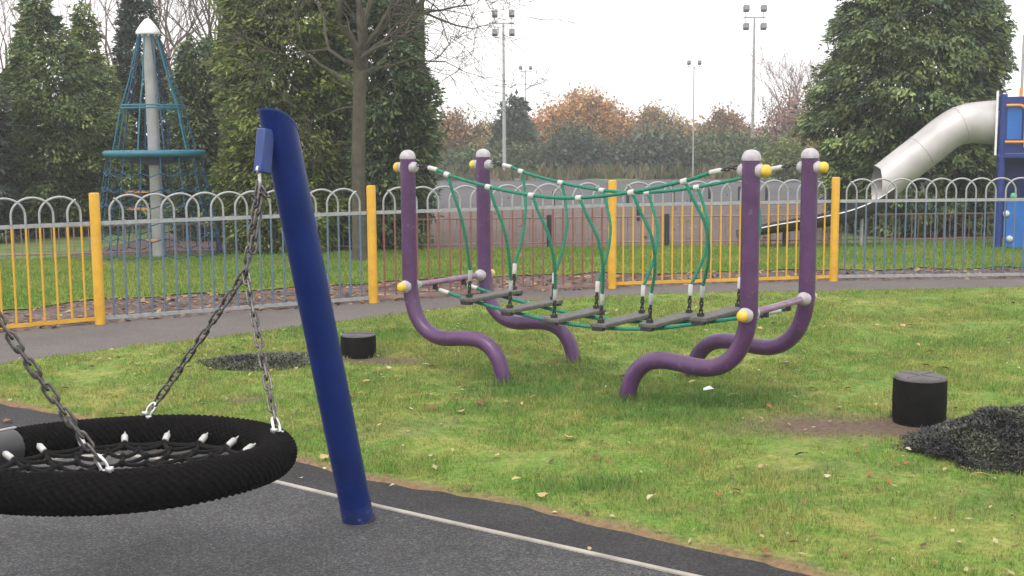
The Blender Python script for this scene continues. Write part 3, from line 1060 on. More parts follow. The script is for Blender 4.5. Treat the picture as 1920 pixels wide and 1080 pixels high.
# ------------------------------------------------------------------ bow-top fence
posts = [(-6.06, 9.44), (-3.79, 11.03), (-1.43, 12.38), (1.12, 13.46), (3.74, 14.0), (6.45, 14.12)]
post_lab = ['', 'yellow fence post between the yellow bars and the left blue bars', 'yellow fence post between the left blue bars and the red bars',
            'yellow fence post seen behind the green ropes, between red and yellow bars', 'yellow fence post between yellow bars and the right blue bars', '']
post_lab[0] = 'yellow fence post at the left end of the near yellow bars'
post_lab[5] = 'yellow fence post at the right end of the right blue bars'
p_me = None
for i, (x, y) in enumerate(posts):
    if p_me is None:
        m = MB()
        m.lathe([(.047, -.1), (.047, 1.185), (.044, 1.198), (.036, 1.203)], n=20)
        o = m.build('fence_post', M['fence_yellow'])
        p_me = o
    else:
        o = p_me.copy()
        COL.objects.link(o)
    o.location = (x, y, -.01)
    tag(o, post_lab[i], 'fence post', 'yellow posts of the bow-top fence')

panel_col = ['fence_yellow', 'fence_blue', 'fence_red', 'fence_yellow', 'fence_blue']
panel_lab = ['bow-top fence panel with yellow bars nearest the camera at the far left', 'bow-top fence panel with blue bars in front of the rope tower, behind the swing',
             'bow-top fence panel with dark red bars behind the purple rope bridge', 'bow-top fence panel with yellow bars behind the right half of the rope bridge',
             'bow-top fence panel with blue bars in front of the steel slide']
RAIL = .925
for i in range(5):
    p, q = np.array(posts[i]), np.array(posts[i + 1])
    L = np.hypot(*(q - p))
    rz = math.atan2(q[1] - p[1], q[0] - p[0])
    t = thing('bow_top_fence', panel_lab[i], 'fence panel', (p[0], p[1], -.01), rz, 'panels of the bow-top fence')
    cm = M[panel_col[i]]
    MB().box((L / 2, 0, RAIL), (L - .095, .008, .036)).build('top_rail', M['galv'], t, bevel=.002)
    MB().box((L / 2, 0, .05), (L - .095, .008, .036)).build('bottom_rail', M['far_rail'] if panel_col[i] == 'fence_red' else (cm if panel_col[i] == 'fence_yellow' else M['galv']), t, bevel=.002)
    nb = 22
    sp = (L - .095 - .16) / (nb - 1)
    x0 = .0475 + .08
    bar0 = hoop0 = None
    hr = 1.5 * sp
    for k in range(nb):
        if bar0 is None:
            bar0 = MB().tube([(0, 0, .07), (0, 0, RAIL - .018)], .0098, 8).build('bar', cm, t)
            b_ = bar0
        else:
            b_ = copy_part(bar0, t)
        b_.location = (x0 + k * sp, 0, 0)
    hb = 1.175 - hr * .86
    for k in range(0, nb - 3, 2):
        if hoop0 is None:
            pts = [(0, 0, RAIL + .018)] + [(hr - hr * math.cos(a_), 0, hb + hr * .86 * math.sin(a_)) for a_ in np.linspace(0, PI, 19)] + [(3 * sp, 0, RAIL + .018)]
            hoop0 = MB().tube(pts, .0105, 8).build('hoop', M['galv'], t)
            h_ = hoop0
        else:
            h_ = copy_part(hoop0, t)
        h_.location = (x0 + k * sp, 0, 0)
    # the stub bars at both ends run into the neighbouring hoop
    for xx, dr in ((x0 + sp, -1), (x0 + (nb - 2) * sp, 1)):
        aa = math.acos((1.5 * sp - sp) / hr)
        pts = [(xx, -.012, RAIL + .018)] + [(xx + dr * (hr - hr * math.cos(a_)), -.012, hb + hr * .86 * math.sin(a_)) for a_ in np.linspace(0, PI * .31, 9)]
        MB().tube(pts, .0105, 8).build('stub_hoop', M['galv'], t)

# ------------------------------------------------------------------ far railing and bollards
t = thing('park_railing', 'low brown vertical-bar railing along the far edge of the park grass', 'railing', (0, 18, 0))
R1 = resample(far_edge[1:-1], 160)
m1, m2 = MB(), MB()
m1.tube([(x, y - 18 + .05, .45) for x, y in R1], .014, 6)
m1.tube([(x, y - 18 + .05, .06) for x, y in R1], .012, 6)
for x, y in R1:
    m2.tube([(x, y - 18 + .05, -.05), (x, y - 18 + .05, .45)], .0085, 5, cap=False)
m1.build('rail', M['far_rail'], t)
m2.build('bars', M['far_rail'], t)
for px in (412, 1035, 1249):
    c_ = R1[np.argmin(np.abs(960 + F * R1[:, 0] / R1[:, 1] - px))]
    MB().box((c_[0], c_[1] - 18 + .02, .22), (.075, .075, .55), None).build('railing_post', M['dark_wood'], t, bevel=.01)
bol = MB()
bol.lathe([(.04, -.05), (.04, .33), (.036, .36), (.02, .375), (.004, .38)], n=12)
b0 = None
for i, (px, py) in enumerate([(1197, 412), (1177, 380), (1297, 379), (1386, 374), (1437, 375), (1038, 384), (1330, 372), (1262, 384)]):
    c_ = at(px, py)
    if b0 is None:
        b0 = bol.build('bollard', M['dark_wood'])
        o = b0
    else:
        o = b0.copy()
        COL.objects.link(o)
    o.location = (c_[0], c_[1], -.02)
    tag(o, 'short dark bollard standing on the pale tarmac beyond the railing', 'bollard', 'dark bollards on the far tarmac')

# ------------------------------------------------------------------ rope climbing tower
TX, TY = -5.13, 17.55
t = thing('rope_tower', 'tall climbing tower with grey mast, white cone cap, blue ropes and teal ring', 'climbing tower', (TX, TY, 0))
MB().tube([(0, 0, -.1), (0, 0, 1.2), (-.01, 0, 2.2), (-.02, 0, 3.2)], [.09, .088, .085, .08], 20).build('mast', M['pole_grey'], t)
cap = MB().lathe([(.165, 3.17), (.17, 3.19), (.165, 3.215), (.11, 3.30), (.06, 3.36), (.035, 3.385), (.005, 3.395)], (-.02, 0, 0), n=24).build('cone_cap', M['white_cap'], t)
m = MB()
for k in range(10):
    a_ = 2 * PI * k / 10
    m.lathe([(.012, -.012), (.02, 0), (.012, .014)], (-.02 + .14 * math.cos(a_), .14 * math.sin(a_), 3.15), n=8)
m.build('cable_eye', M['white'], cap)
MB().tube([(.67 * math.cos(a_), .67 * math.sin(a_), 1.49) for a_ in np.linspace(0, 2 * PI, 49)[:-1]], .045, 14, closed=True).build('ring', M['teal'], t)
MB().lathe([(.64, 1.475), (.62, 1.45), (.45, 1.38), (.2, 1.33), (.1, 1.33)], n=36).build('platform', M['play_blue'], t)
for k in range(10):
    a_ = 2 * PI * k / 10 + .2
    c_, s_ = math.cos(a_), math.sin(a_)
    MB().tube([(-.02 + .14 * c_, .14 * s_, 3.15), (.30 * c_, .30 * s_, 2.55), (.44 * c_, .44 * s_, 2.13), (.58 * c_, .58 * s_, 1.50)], .012, 6).build('cable', M['teal'] if k % 2 else M['bluerope'], t)
for z_, rr in ((2.13, .44), (2.17, .43)):
    MB().tube([(rr * math.cos(a_), rr * math.sin(a_), z_) for a_ in np.linspace(0, 2 * PI, 37)[:-1]], .012, 6, closed=True).build('rope_hoop', M['teal'], t)
m = MB()
zr = [(1.45, .66), (1.22, .70), (1.0, .74), (.78, .78), (.55, .82), (.32, .86), (.08, .90)]
for k in range(16):
    a_ = 2 * PI * k / 16
    m.tube([(r_ * math.cos(a_), r_ * math.sin(a_), z_) for z_, r_ in zr], .009, 5)
for z_, r_ in zr[1:]:
    m.tube([(r_ * math.cos(a_), r_ * math.sin(a_), z_ - .05 * (k % 2)) for k, a_ in enumerate(np.linspace(0, 2 * PI, 33)[:-1])], .009, 5, closed=True)
for k in range(16):
    a_ = 2 * PI * k / 16
    for z_, r_ in zr[1:-1]:
        m.lathe([(.01, -.025), (.022, 0), (.01, .025)], (r_ * math.cos(a_), r_ * math.sin(a_), z_), n=7)
m.build('climbing_net', M['bluerope'], t)
for z_, xo in ((.95, -.16), (.71, -.14), (.26, .02)):
    MB().box((xo, -.36, z_), (.34 if z_ > .3 else .18, .05, .035)).build('rung', M['rung'], t, bevel=.006)

# ------------------------------------------------------------------ play tower and tube slide
PX, PY = 7.23, 18.1


def zat(py, Y=PY, hz=256.5):
    return H + (hz - py) * Y / F


t = thing('play_tower', 'blue play tower with orange handrails at the right edge', 'play tower', (PX, PY, 0), -.375)
for dx in (.05, 1.35):
    for dy in (0, 1.2):
        MB().tube([(dx, dy, -.1), (dx, dy, zat(178))], .055, 14).build('tower_post', M['play_blue'], t)
MB().box((.7, .6, 1.36), (1.42, 1.3, .07)).build('deck', M['play_blue'], t, bevel=.01)
MB().box((.70, -.03, (zat(183) + 1.40) / 2), (1.26, .03, zat(183) - 1.40)).build('front_panel', M['play_blue'], t, bevel=.006)
MB().box((-.035, .0, (zat(172) + zat(291)) / 2), (.032, .09, zat(172) - zat(291))).build('white_edge', M['white_cap'], t, bevel=.004)
MB().box((-.02, .62, (zat(183) + 1.40) / 2), (.03, 1.1, zat(183) - 1.40)).build('side_panel', M['play_blue'], t, bevel=.006)
MB().box((.21, -.055, (zat(200) + zat(262)) / 2), (.20, .02, zat(200) - zat(262))).build('inset_panel', M['play_bright'], t, bevel=.004)
for z_, x1 in ((zat(199), .28), (zat(266), .36)):
    MB().tube([(.09, -.10, z_), (x1, -.10, z_)], .02, 10).build('handrail', M['orange'], t)
MB().tube(smooth_path([(.28, -.10, zat(199)), (.34, -.10, zat(204)), (.36, -.10, zat(215)), (.36, -.10, zat(276))], 4), .022, 10).build('handrail', M['orange'], t)
MB().tube([(.28, -.02, zat(196)), (.28, -.02, zat(168))], .022, 10).build('handrail', M['orange'], t)
lp = MB().box((.74, -.02, zat(416) + .0), (1.18, .04, zat(370) - zat(462))).build('lower_panel', M['play_bright'], t, bevel=.006)
for dx, z_, mm in ((.15, zat(399), 'hold'), (.21, zat(446), 'hold'), (.24, zat(366), 'hold_green'), (.52, zat(420), 'hold')):
    MB().lathe([(.05, 0), (.046, .02), (.03, .038), (.006, .045)], (dx, -.04, z_), (0, -1, 0), 12).build('climbing_hold', M[mm], lp)
MB().box((.7, 1.15, .7), (1.3, .04, 1.3)).build('back_panel', M['play_blue'], t, bevel=.006)

sl = thing('tube_slide', 'enclosed pale steel tube slide ending in an open chute, beside the blue play tower', 'slide', (PX, PY + .35, 0))
SY = PY + .35


def spt(px, py):
    q = atd(px, py, SY)
    return Vector((q[0] - PX, 0, q[2]))


cen = [spt(1866, 230), spt(1838, 230), spt(1808, 233), spt(1776, 248), spt(1738, 278), spt(1700, 307), spt(1652, 345)]
cen = smooth_path(cen, 4)
tube_r = .335
m = MB().tube(cen, [tube_r * (1 - .17 * min(1, i / 12)) for i in range(len(cen))], 32, cap=False)
Td = (cen[-1] - cen[-2]).normalized()
xe = spt(1644, 345).x                                      # the lower mouth is cut upright
for i_ in range(len(m.v) - 32, len(m.v)):
    q_ = Vector(m.v[i_])
    m.v[i_] = tuple(q_ + Td * ((xe - q_.x) / Td.x))
m.build('tube', M['steel'], sl)
for k in (9, 17):
    m = MB()
    d_ = (cen[k + 1] - cen[k]).normalized()
    rr = tube_r * (1 - .17 * min(1, k / 12))
    m.lathe([(rr + .001, -.014), (rr + .007, -.012), (rr + .007, .012), (rr + .001, .014)], cen[k], d_, 32)
    m.build('seam_band', M['steel'], sl)
# open chute: U section along its path
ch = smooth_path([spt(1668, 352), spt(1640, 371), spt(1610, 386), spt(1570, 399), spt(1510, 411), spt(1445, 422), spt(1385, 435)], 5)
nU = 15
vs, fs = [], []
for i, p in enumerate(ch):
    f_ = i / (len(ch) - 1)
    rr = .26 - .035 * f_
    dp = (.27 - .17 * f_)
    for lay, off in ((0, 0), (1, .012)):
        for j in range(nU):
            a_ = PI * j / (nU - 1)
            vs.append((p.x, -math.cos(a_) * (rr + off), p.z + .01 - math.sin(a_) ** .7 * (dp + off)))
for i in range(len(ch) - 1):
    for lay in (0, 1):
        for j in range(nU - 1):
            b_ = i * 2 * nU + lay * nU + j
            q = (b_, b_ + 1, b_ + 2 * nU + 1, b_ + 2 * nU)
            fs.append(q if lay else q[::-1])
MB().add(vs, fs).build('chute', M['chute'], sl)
m = MB()
for k in (-1,):
    m.tube([(p.x, k * (.268 - .035 * i / (len(ch) - 1)), p.z + .012) for i, p in enumerate(ch)], .010, 8)
m.build('chute_lip', M['zinc'], sl)
for px, mm in ((1465, 'dark_wood'), (1617, 'galv')):
    i = min(range(len(ch)), key=lambda k_: abs(ch[k_].x - spt(px, 420).x))
    MB().tube([(ch[i].x, 0, -.05), (ch[i].x, 0, ch[i].z - .10)], .028, 10).build('slide_leg', M[mm], sl)


# ------------------------------------------------------------------ masts, lamp post
def floodlight(label, base, h, arm, nl, s,  group='floodlight masts beyond the park'):
    t = thing('floodlight_mast', label, 'floodlight', (base[0], base[1], 0), 0, group)
    MB().tube([(0, 0, -.3), (0, 0, h * .5), (0, 0, h)], [.10 * s, .08 * s, .055 * s] if nl == 4 else [.035, .03, .025], 10).build('mast', M['pole_grey'], t)
    MB().tube([(-arm, 0, h - .02), (arm, 0, h - .02)], .035 * s, 8).build('cross_arm', M['pole_grey'], t)
    for k in (-1, 1):
        for up in ((.42 * s, -.5 * s) if nl == 4 else (.3 * s,)):
            hd = MB().box((k * arm * .78, -.12 * s, h + up), (arm * .52, .30 * s, .30 * s), Matrix.Rotation(-.35, 3, 'X')).build('lamp_head', M['lamp_head'], t, bevel=.03 * s)
            MB().tube([(k * arm * .78, 0, h - .02), (k * arm * .78, 0, h + up)], .02 * s, 6).build('lamp_bracket', M['pole_grey'], hd)
    return t


b_ = at(946, 335)
floodlight('tall grey floodlight mast with four lamps, left of the orange tree', b_, H + (263 - 48) * b_[1] / F, .46, 4, .85)
Y_ = 64.0
b_ = np.array([(1409.5 - 960) / F * Y_, Y_])
floodlight('tallest floodlight mast with four lamps, left of the large right conifer', b_, H + (260 - 38) * Y_ / F, .58, 4, 1.0)
b_ = at(1299, 335)
floodlight('faint thin floodlight mast with two lamps standing in front of the dark hedge', b_, H + (261 - 128) * b_[1] / F, .28, 2, .5)
Y_ = 62.0
b_ = np.array([(988 - 960) / F * Y_, Y_])
floodlight('faint small floodlight mast with two lamps rising over the small dark conifer', b_, H + (263 - 136) * Y_ / F, .32, 2, .5)
t = thing('lamp_post', 'thin grey lamp post with hooked top above the blue play tower', 'lamp post', ((1907 - 960) / F * 40, 40, 0))
zt = H + (256 - 66) * 40 / F
MB().tube(smooth_path([(0, 0, -.3), (0, 0, 2), (0, 0, zt - .35), (.05, 0, zt - .1), (.25, 0, zt), (.6, 0, zt + .02)], 5), .045, 10).build('lamp_pole', M['pole_grey'], t)
MB().box((.75, 0, zt), (.4, .2, .09)).build('lamp_head', M['lamp_head'], t, bevel=.02)
t = thing('utility_pole', 'tall dark slim pole rising behind the ivy covered evergreen', 'pole', ((797 - 960) / F * 24, 24, 0))
MB().tube([(0, 0, -.3), (0, 0, 3), (.02, 0, 6.5)], [.06, .055, .045], 10).build('pole_shaft', M['bark_dark'], t)
MB().tube([(-.5, 0, 6.2), (.5, 0, 6.2)], .03, 8).build('pole_arm', M['bark_dark'], t)


# ------------------------------------------------------------------ trees
def leafset(P, D, U, L, W):
    """kite leaves"""
    D = D / np.linalg.norm(D, axis=1)[:, None]
    U = U - D * np.sum(U * D, 1)[:, None]
    U = U / np.maximum(np.linalg.norm(U, axis=1), 1e-6)[:, None]
    a, b = D * L[:, None], U * W[:, None] * .5
    return np.stack([P, P + a * .45 + b, P + a, P + a * .45 - b], 1).reshape(-1, 3)


def crown_evergreen(parent, prof, nclump, per, leaf, cols, seed, droop=.5, rag=.2, spread=.16, back=.35, gap=0.0):
    """prof: (z, radius, x offset); clumps of drooping sprays over a lumpy surface, plus inner foliage"""
    g = np.random.default_rng(seed)
    prof = np.array(prof, float)
    zz = np.linspace(prof[0, 0], prof[-1, 0], 400)
    rr = np.interp(zz, prof[:, 0], prof[:, 1])
    pr = (rr + .1) / (rr + .1).sum()
    n = nclump
    z = g.choice(zz, n, p=pr) + g.uniform(-.05, .05, n)
    th = g.uniform(0, 2 * PI, n)
    front = np.sin(th) < .35
    kp = front | (g.random(n) < back)
    z, th = z[kp], th[kp]
    n = len(z)
    ph = g.uniform(0, 6.28, 6)
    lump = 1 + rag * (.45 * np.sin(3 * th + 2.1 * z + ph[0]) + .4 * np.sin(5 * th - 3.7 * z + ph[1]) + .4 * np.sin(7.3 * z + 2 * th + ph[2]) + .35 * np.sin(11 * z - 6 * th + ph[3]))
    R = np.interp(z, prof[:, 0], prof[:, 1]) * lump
    xo = np.interp(z, prof[:, 0], prof[:, 2])
    dep = 1 - np.abs(g.normal(0, .13, n))
    inner = g.random(n) < .22
    dep[inner] = g.uniform(.35, .8, inner.sum())
    C = np.stack([xo + R * dep * np.cos(th), R * dep * np.sin(th), z], 1)
    O = np.stack([np.cos(th), np.sin(th), np.full(n, .15)], 1)
    cc = np.array(cols)[g.choice(len(cols), n, p=np.r_[.5, .3, .2][:len(cols)] / np.r_[.5, .3, .2][:len(cols)].sum())]
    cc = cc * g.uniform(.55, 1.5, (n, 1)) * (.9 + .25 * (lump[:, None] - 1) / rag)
    m = per
    sz = np.repeat(spread * g.uniform(.7, 1.5, n), m)[:, None]
    Oo = np.repeat(O, m, 0)
    # each clump is a small drooping pad: leaves lie over its upper outer side and hang at the rim
    Hh = g.normal(0, 1, (n * m, 3)) * .75 + Oo * .9 + np.array([0, 0, .75])
    Hh /= np.linalg.norm(Hh, axis=1)[:, None]
    P = np.repeat(C, m, 0) + Hh * sz * np.array([1.15, 1.15, .8]) * g.uniform(.7, 1.1, (n * m, 1))
    D = Oo * .55 + Hh * .35 + g.normal(0, .38, (n * m, 3)) + np.array([0, 0, -1]) * droop * g.uniform(.5, 1.5, (n * m, 1))
    U = np.cross(D, Hh + g.normal(0, .28, (n * m, 3)))
    L = leaf * g.uniform(.7, 1.7, n * m)
    W = L * g.uniform(.26, .5, n * m)
    big = np.repeat(inner, m)
    L[big] *= 1.5
    W[big] *= 2.0
    c = np.repeat(cc, m, 0) * g.uniform(.75, 1.3, (n * m, 1))
    kz = P[:, 2] > .03
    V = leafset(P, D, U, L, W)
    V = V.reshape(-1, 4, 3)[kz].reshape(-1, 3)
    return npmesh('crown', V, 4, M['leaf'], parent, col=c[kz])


def branches(m, p, d, L, r, depth, g, twigs=3, up=.12, spread=.6, minr=.004, kink=.18):
    """recursive limbs: each a tapered wandering tube"""
    k = 5 if depth > 1 else 4
    pts = [Vector(p)]
    dd = Vector(d).normalized()
    rad = [r]
    for i in range(k):
        dd = (dd + Vector(g.normal(0, kink, 3)) + Vector((0, 0, up * .4))).normalized()
        pts.append(pts[-1] + dd * (L / k))
        rad.append(max(minr * .6, r * (1 - .55 * (i + 1) / k)))
    m.tube(pts, rad, 7 if r > .03 else (5 if r > .012 else 3), cap=False)
    if depth == 0:
        return
    nb = twigs + int(g.integers(0, 2))
    for j in range(nb):
        i = int(g.integers(max(1, k // 2 - 1), k + 1)) if j else k
        ax = (pts[i] - pts[i - 1]).normalized()
        side = ax.orthogonal()
        side.rotate(Matrix.Rotation(g.uniform(0, 2 * PI), 3, ax))
        nd = (ax + side * g.uniform(.45, 1.15) * spread / .6 * (0.55 if j == 0 else 1) + Vector((0, 0, up))).normalized()
        branches(m, pts[i], nd, L * g.uniform(.58, .85), max(minr, rad[i] * g.uniform(.55, .8)), depth - 1, g, twigs, up, spread, minr, kink)


def evergreen(name, label, px, py, Y, prof_px, nclump, per, leaf, cols, seed, droop=.5, rag=.2, spread=.15, trunk=.12, group='evergreen trees behind the park', slim=.12):
    """prof_px: (pixel row, left edge, right edge) at distance Y, bottom first"""
    hz = 263 - (px - 960) * .00703
    x0 = (px - 960) / F * Y
    t = thing(name, label, 'tree', (x0, Y, 0), 0, group)
    prof = []
    for (row, l, r) in prof_px:
        z = H + (hz - row) * Y / F
        prof.append((max(z, .02), max(.03, (r - l) / 2 * Y / F - slim), ((l + r) / 2 - px) * Y / F))
    prof.sort()
    hgt = prof[-1][0]
    MB().tube([(0, 0, -.1), (prof[0][2] * .5, 0, hgt * .4), (prof[-1][2], 0, hgt * .92)], [trunk, trunk * .7, .02], 10).build('trunk', M['bark_dark'], t)
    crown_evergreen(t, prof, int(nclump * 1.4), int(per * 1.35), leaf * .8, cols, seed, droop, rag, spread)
    return t


G1 = [(0.104, 0.152, 0.049), (0.171, 0.22, 0.067), (0.067, 0.11, 0.049)]
G2 = [(0.091, 0.14, 0.067), (0.146, 0.195, 0.076), (0.061, 0.098, 0.059)]
G3 = [(0.146, 0.195, 0.044), (0.22, 0.256, 0.063), (0.091, 0.14, 0.039)]
G4 = [(.040, .060, .042), (.06, .085, .05), (.03, .045, .035)]

evergreen('conifer', 'pointed dense conifer at the far left, taller of the left pair', 108, 440, 22.2,
          [(438, 25, 205), (380, 14, 225), (300, 10, 240), (220, 18, 236), (140, 36, 190), (80, 56, 140), (30, 72, 108), (0, 84, 92)], 1500, 26, .085, G1, 101)
evergreen('conifer', 'smaller pointed conifer just left of the rope tower, behind the tall left one', 178, 436, 23.6,
          [(434, 130, 262), (330, 120, 258), (240, 125, 246), (160, 142, 228), (100, 154, 200), (60, 164, 188), (22, 172, 179)], 900, 24, .085, G3, 102)
evergreen('conifer', 'dark conifer standing behind the rope tower mast', 272, 436, 25.0,
          [(430, 215, 335), (300, 222, 330), (180, 226, 322), (90, 236, 312), (40, 248, 300), (0, 266, 282)], 800, 24, .085, G4, 103)
evergreen('conifer', 'mid height round topped conifer right of the rope tower', 385, 460, 21.0,
          [(455, 335, 450), (360, 330, 452), (260, 334, 450), (180, 340, 440), (120, 352, 424), (85, 370, 398)], 1000, 24, .085, G2, 104)
evergreen('conifer', 'dark bluish conifer cut by the left edge of the picture', -22, 440, 20.5,
          [(440, -110, 34), (340, -110, 32), (240, -100, 22), (150, -80, 6), (90, -60, -10)], 700, 24, .085, G4, 105)
evergreen('evergreen_tree', 'big yellow-green bushy evergreen left of the bare trunk', 535, 478, 18.6,
          [(476, 425, 640), (400, 418, 655), (300, 422, 665), (200, 424, 670), (100, 428, 672), (0, 436, 668), (-120, 460, 640), (-240, 510, 590)], 2300, 26, .085, G3, 106, rag=.16)
evergreen('evergreen_tree', 'dark ivy covered evergreen right of the bare trunk', 722, 470, 18.9,
          [(462, 640, 806), (400, 622, 808), (300, 610, 812), (215, 612, 822), (180, 615, 826), (140, 618, 800), (60, 622, 796), (0, 630, 790), (-120, 650, 765), (-220, 690, 730)], 2000, 26, .085, G2, 107, rag=.15)
evergreen('conifer', 'broad tall conifer behind the steel tube slide', 1693, 458, 21.5,
          [(456, 1560, 1880), (400, 1545, 1880), (330, 1540, 1876), (270, 1524, 1872), (215, 1508, 1866), (170, 1524, 1868), (110, 1538, 1876), (50, 1552, 1862), (0, 1572, 1846), (-80, 1605, 1800), (-200, 1660, 1720)], 3300, 26, .095, [(0.104, 0.152, 0.063), (0.171, 0.22, 0.076), (0.063, 0.102, 0.059)], 108, rag=.15, droop=.7, slim=.19)

# bare tree in front of the evergreens
g = np.random.default_rng(3)
t = thing('bare_tree', 'leafless tree with a tall grey-brown trunk behind the fence', 'tree', (at(676, 487)[0], at(676, 487)[1], 0))
TY0 = at(676, 487)[1]
kx = TY0 / F
tr = [(0, 0, -.1), (0, 0, .05), (-.01, 0, .4), (-.005, .02, 1.2), (.02, .03, 2.0), (.05, .03, 2.6), (.085, .03, 2.95)]
MB().tube(smooth_path(tr, 4), np.interp(np.linspace(0, 1, 25), [0, .16, .35, 1], [.165, .125, .10, .085]), 14).build('trunk', M['bark'], t)
m = MB()
tp = Vector(tr[-1])
for d_, L, r, st in (((-.5, .1, 1), 1.5, .075, 2.45), ((-.12, -.2, 1), 1.7, .08, 2.9), ((.25, .1, 1), 1.8, .085, 2.9), ((.75, -.1, .75), 1.3, .05, 2.75), ((-.9, -.2, .5), 1.1, .045, 2.3),
                     ((.6, .3, 1), 1.6, .055, 2.9), ((-.7, .2, .8), 1.3, .05, 2.65), ((1, -.2, .35), 1.2, .035, 2.6), ((.9, .2, .6), 1.7, .05, 2.9), ((-.9, 0, .15), .8, .025, 2.1)):
    p_ = Vector((np.interp(st, [2.0, 2.6, 2.95], [.02, .05, .085]), .03, st))
    branches(m, p_, d_, L, r * .6, 4, g, 3, .05, .55, .0045, .2)
m.build('limbs', M['bark'], t)
m = MB()
for s_ in range(4):                                        # long drooping twigs reaching out to the right
    branches(m, (.5, .1, 3.35 + .15 * s_), (1, .1 * s_ - .1, .12 - .1 * s_), 1.15, .022, 3, g, 2, -.02, .42, .0035, .12)
m.build('side_branches', M['bark'], t)


def bare(label, px, Y, top, wpx, seed, depth=4, mats='bark_pink', nm=4, group='bare trees at the back', trunk=.09, lean=0):
    g = np.random.default_rng(seed)
    t = thing('bare_tree', label, 'tree', ((px - 960) / F * Y, Y, 0), 0, group)
    hz = 263 - (px - 960) * .00703
    hh = H + (hz - top) * Y / F
    ww = wpx * Y / F
    MB().tube([(0, 0, -.1), (.03, 0, hh * .18), (lean * .2, 0, hh * .36)], [trunk, trunk * .85, trunk * .7], 9).build('trunk', M['bark_dark'] if mats != 'bark' else M['bark'], t)
    m = MB()
    for k in range(nm):
        s_ = (k + .5) / nm * 2 - 1
        branches(m, (lean * .2, 0, hh * g.uniform(.24, .36)), (s_ * ww / hh * 1.1 + lean, g.uniform(-.3, .3), 1), hh * .33, trunk * .55, depth, g, 3, .14, .42, .0035 * Y / 25, .14)
    m.build('limbs', M[mats], t)
    return t


bare('pinkish bare tree at the top left corner behind the conifers', -10, 27, -120, 110, 11, nm=5)
bare('bare birch-like tree behind the rope tower, left of two', 322, 29, -200, 120, 12, nm=5)
bare('bare tree with upright branches between rope tower and evergreens', 402, 28, -220, 140, 13, nm=6, mats='bark')
bare('thin bare pinkish tree just right of the smaller left conifer', 232, 30, -160, 110, 14, nm=5)


def autumn(name, label, px, Y, ells, cols, n, leaf, seed, limbs=True, soft=.35, cat='tree', group='trees beyond the tarmac'):
    """ells: (px centre, row centre, half width px, half height px) lobes of the crown"""
    g = np.random.default_rng(seed)
    hz = 263 - (px - 960) * .00703
    t = thing(name, label, cat, ((px - 960) / F * Y, Y, 0), 0, group)
    k = Y / F
    vol = np.array([e_[2] * e_[3] for e_ in ells], float)
    vol /= vol.sum()
    Ps, Cs, Os = [], [], []
    nc = n // 14
    for e_, f_ in zip(ells, vol):
        q = int(nc * f_) + 1
        d = g.normal(0, 1, (q, 3))
        d /= np.linalg.norm(d, axis=1)[:, None]
        rad = np.clip(1 - np.abs(g.normal(0, soft, (q, 1))), .05, 1.2) * (1 + .12 * np.sin(d[:, :1] * 7 + seed) + .1 * np.sin(d[:, 2:] * 9))
        c_ = d * rad * np.array([e_[2] * k, e_[2] * k * .8, e_[3] * k]) + np.array([(e_[0] - px) * k, 0, H + (hz - e_[1]) * k])
        Ps.append(c_)
        Os.append(d)
        Cs.append(np.array(cols)[g.integers(0, len(cols), q)] * g.uniform(.7, 1.55, (q, 1)))
    C, O, cc = np.concatenate(Ps), np.concatenate(Os), np.concatenate(Cs)
    m_ = 14
    P = np.repeat(C, m_, 0) + g.normal(0, leaf * 1.5, (len(C) * m_, 3))
    D = g.normal(0, 1, P.shape) + np.array([0, 0, -.4])
    U = g.normal(0, 1, P.shape)
    L = leaf * g.uniform(.6, 1.4, len(P))
    c = np.repeat(cc, m_, 0) * g.uniform(.75, 1.3, (len(P), 1))
    kz = P[:, 2] > .05
    V = leafset(P, D, U, L, L * .6).reshape(-1, 4, 3)[kz].reshape(-1, 3)
    top = max(H + (hz - (e_[1] - e_[3])) * k for e_ in ells)
    if limbs:
        m = MB()
        for q in range(7):
            branches(m, (0, 0, top * .22), (g.uniform(-.9, .9), g.uniform(-.5, .5), 1), top * .38, .10, 3, g, 3, .1, .5, .012, .15)
        tk = MB().tube([(0, 0, -.2), (0, 0, top * .15), (0, 0, top * .25)], [.22, .17, .14], 9).build('trunk', M['bark_dark'], t)
        m.build('limbs', M['bark_dark'], t)
    npmesh('crown', V, 4, M['autumn'], t, col=c[kz])
    return t


OR = [(.42, .21, .075), (.48, .27, .10), (.34, .19, .09), (.40, .26, .12)]
RB = [(.29, .18, .10), (.33, .21, .12), (.24, .155, .10)]
TN = [(.36, .27, .12), (.28, .23, .11), (.42, .30, .10)]
YG = [(.16, .17, .06), (.12, .14, .06), (.20, .18, .06)]
DG = [(.06, .09, .06), (.085, .115, .07), (.05, .075, .058)]
HG = [(.09, .125, .06), (.13, .165, .075), (.07, .10, .055)]
autumn('autumn_tree', 'reddish brown rounded tree at the right edge of the ivy evergreen', 845, 60, [(850, 265, 34, 52), (838, 300, 38, 40)], RB, 11000, .16, 201)
autumn('autumn_tree', 'small pale tan tree between the reddish tree and the dark conifer', 906, 66, [(905, 275, 32, 38), (900, 305, 42, 30), (918, 262, 18, 26)], TN, 9000, .16, 202)
autumn('autumn_tree', 'largest domed orange autumn tree in the background', 1090, 70, [(1088, 246, 74, 62), (1150, 256, 52, 56), (1030, 262, 48, 62), (1100, 214, 50, 38), (1165, 275, 50, 50), (1045, 300, 60, 40)], OR, 36000, .17, 203)
autumn('autumn_tree', 'tan tree with thin top right of the orange dome', 1232, 68, [(1232, 255, 40, 46), (1220, 232, 20, 28), (1275, 262, 30, 34), (1245, 290, 52, 34)], TN + RB, 14000, .16, 204)
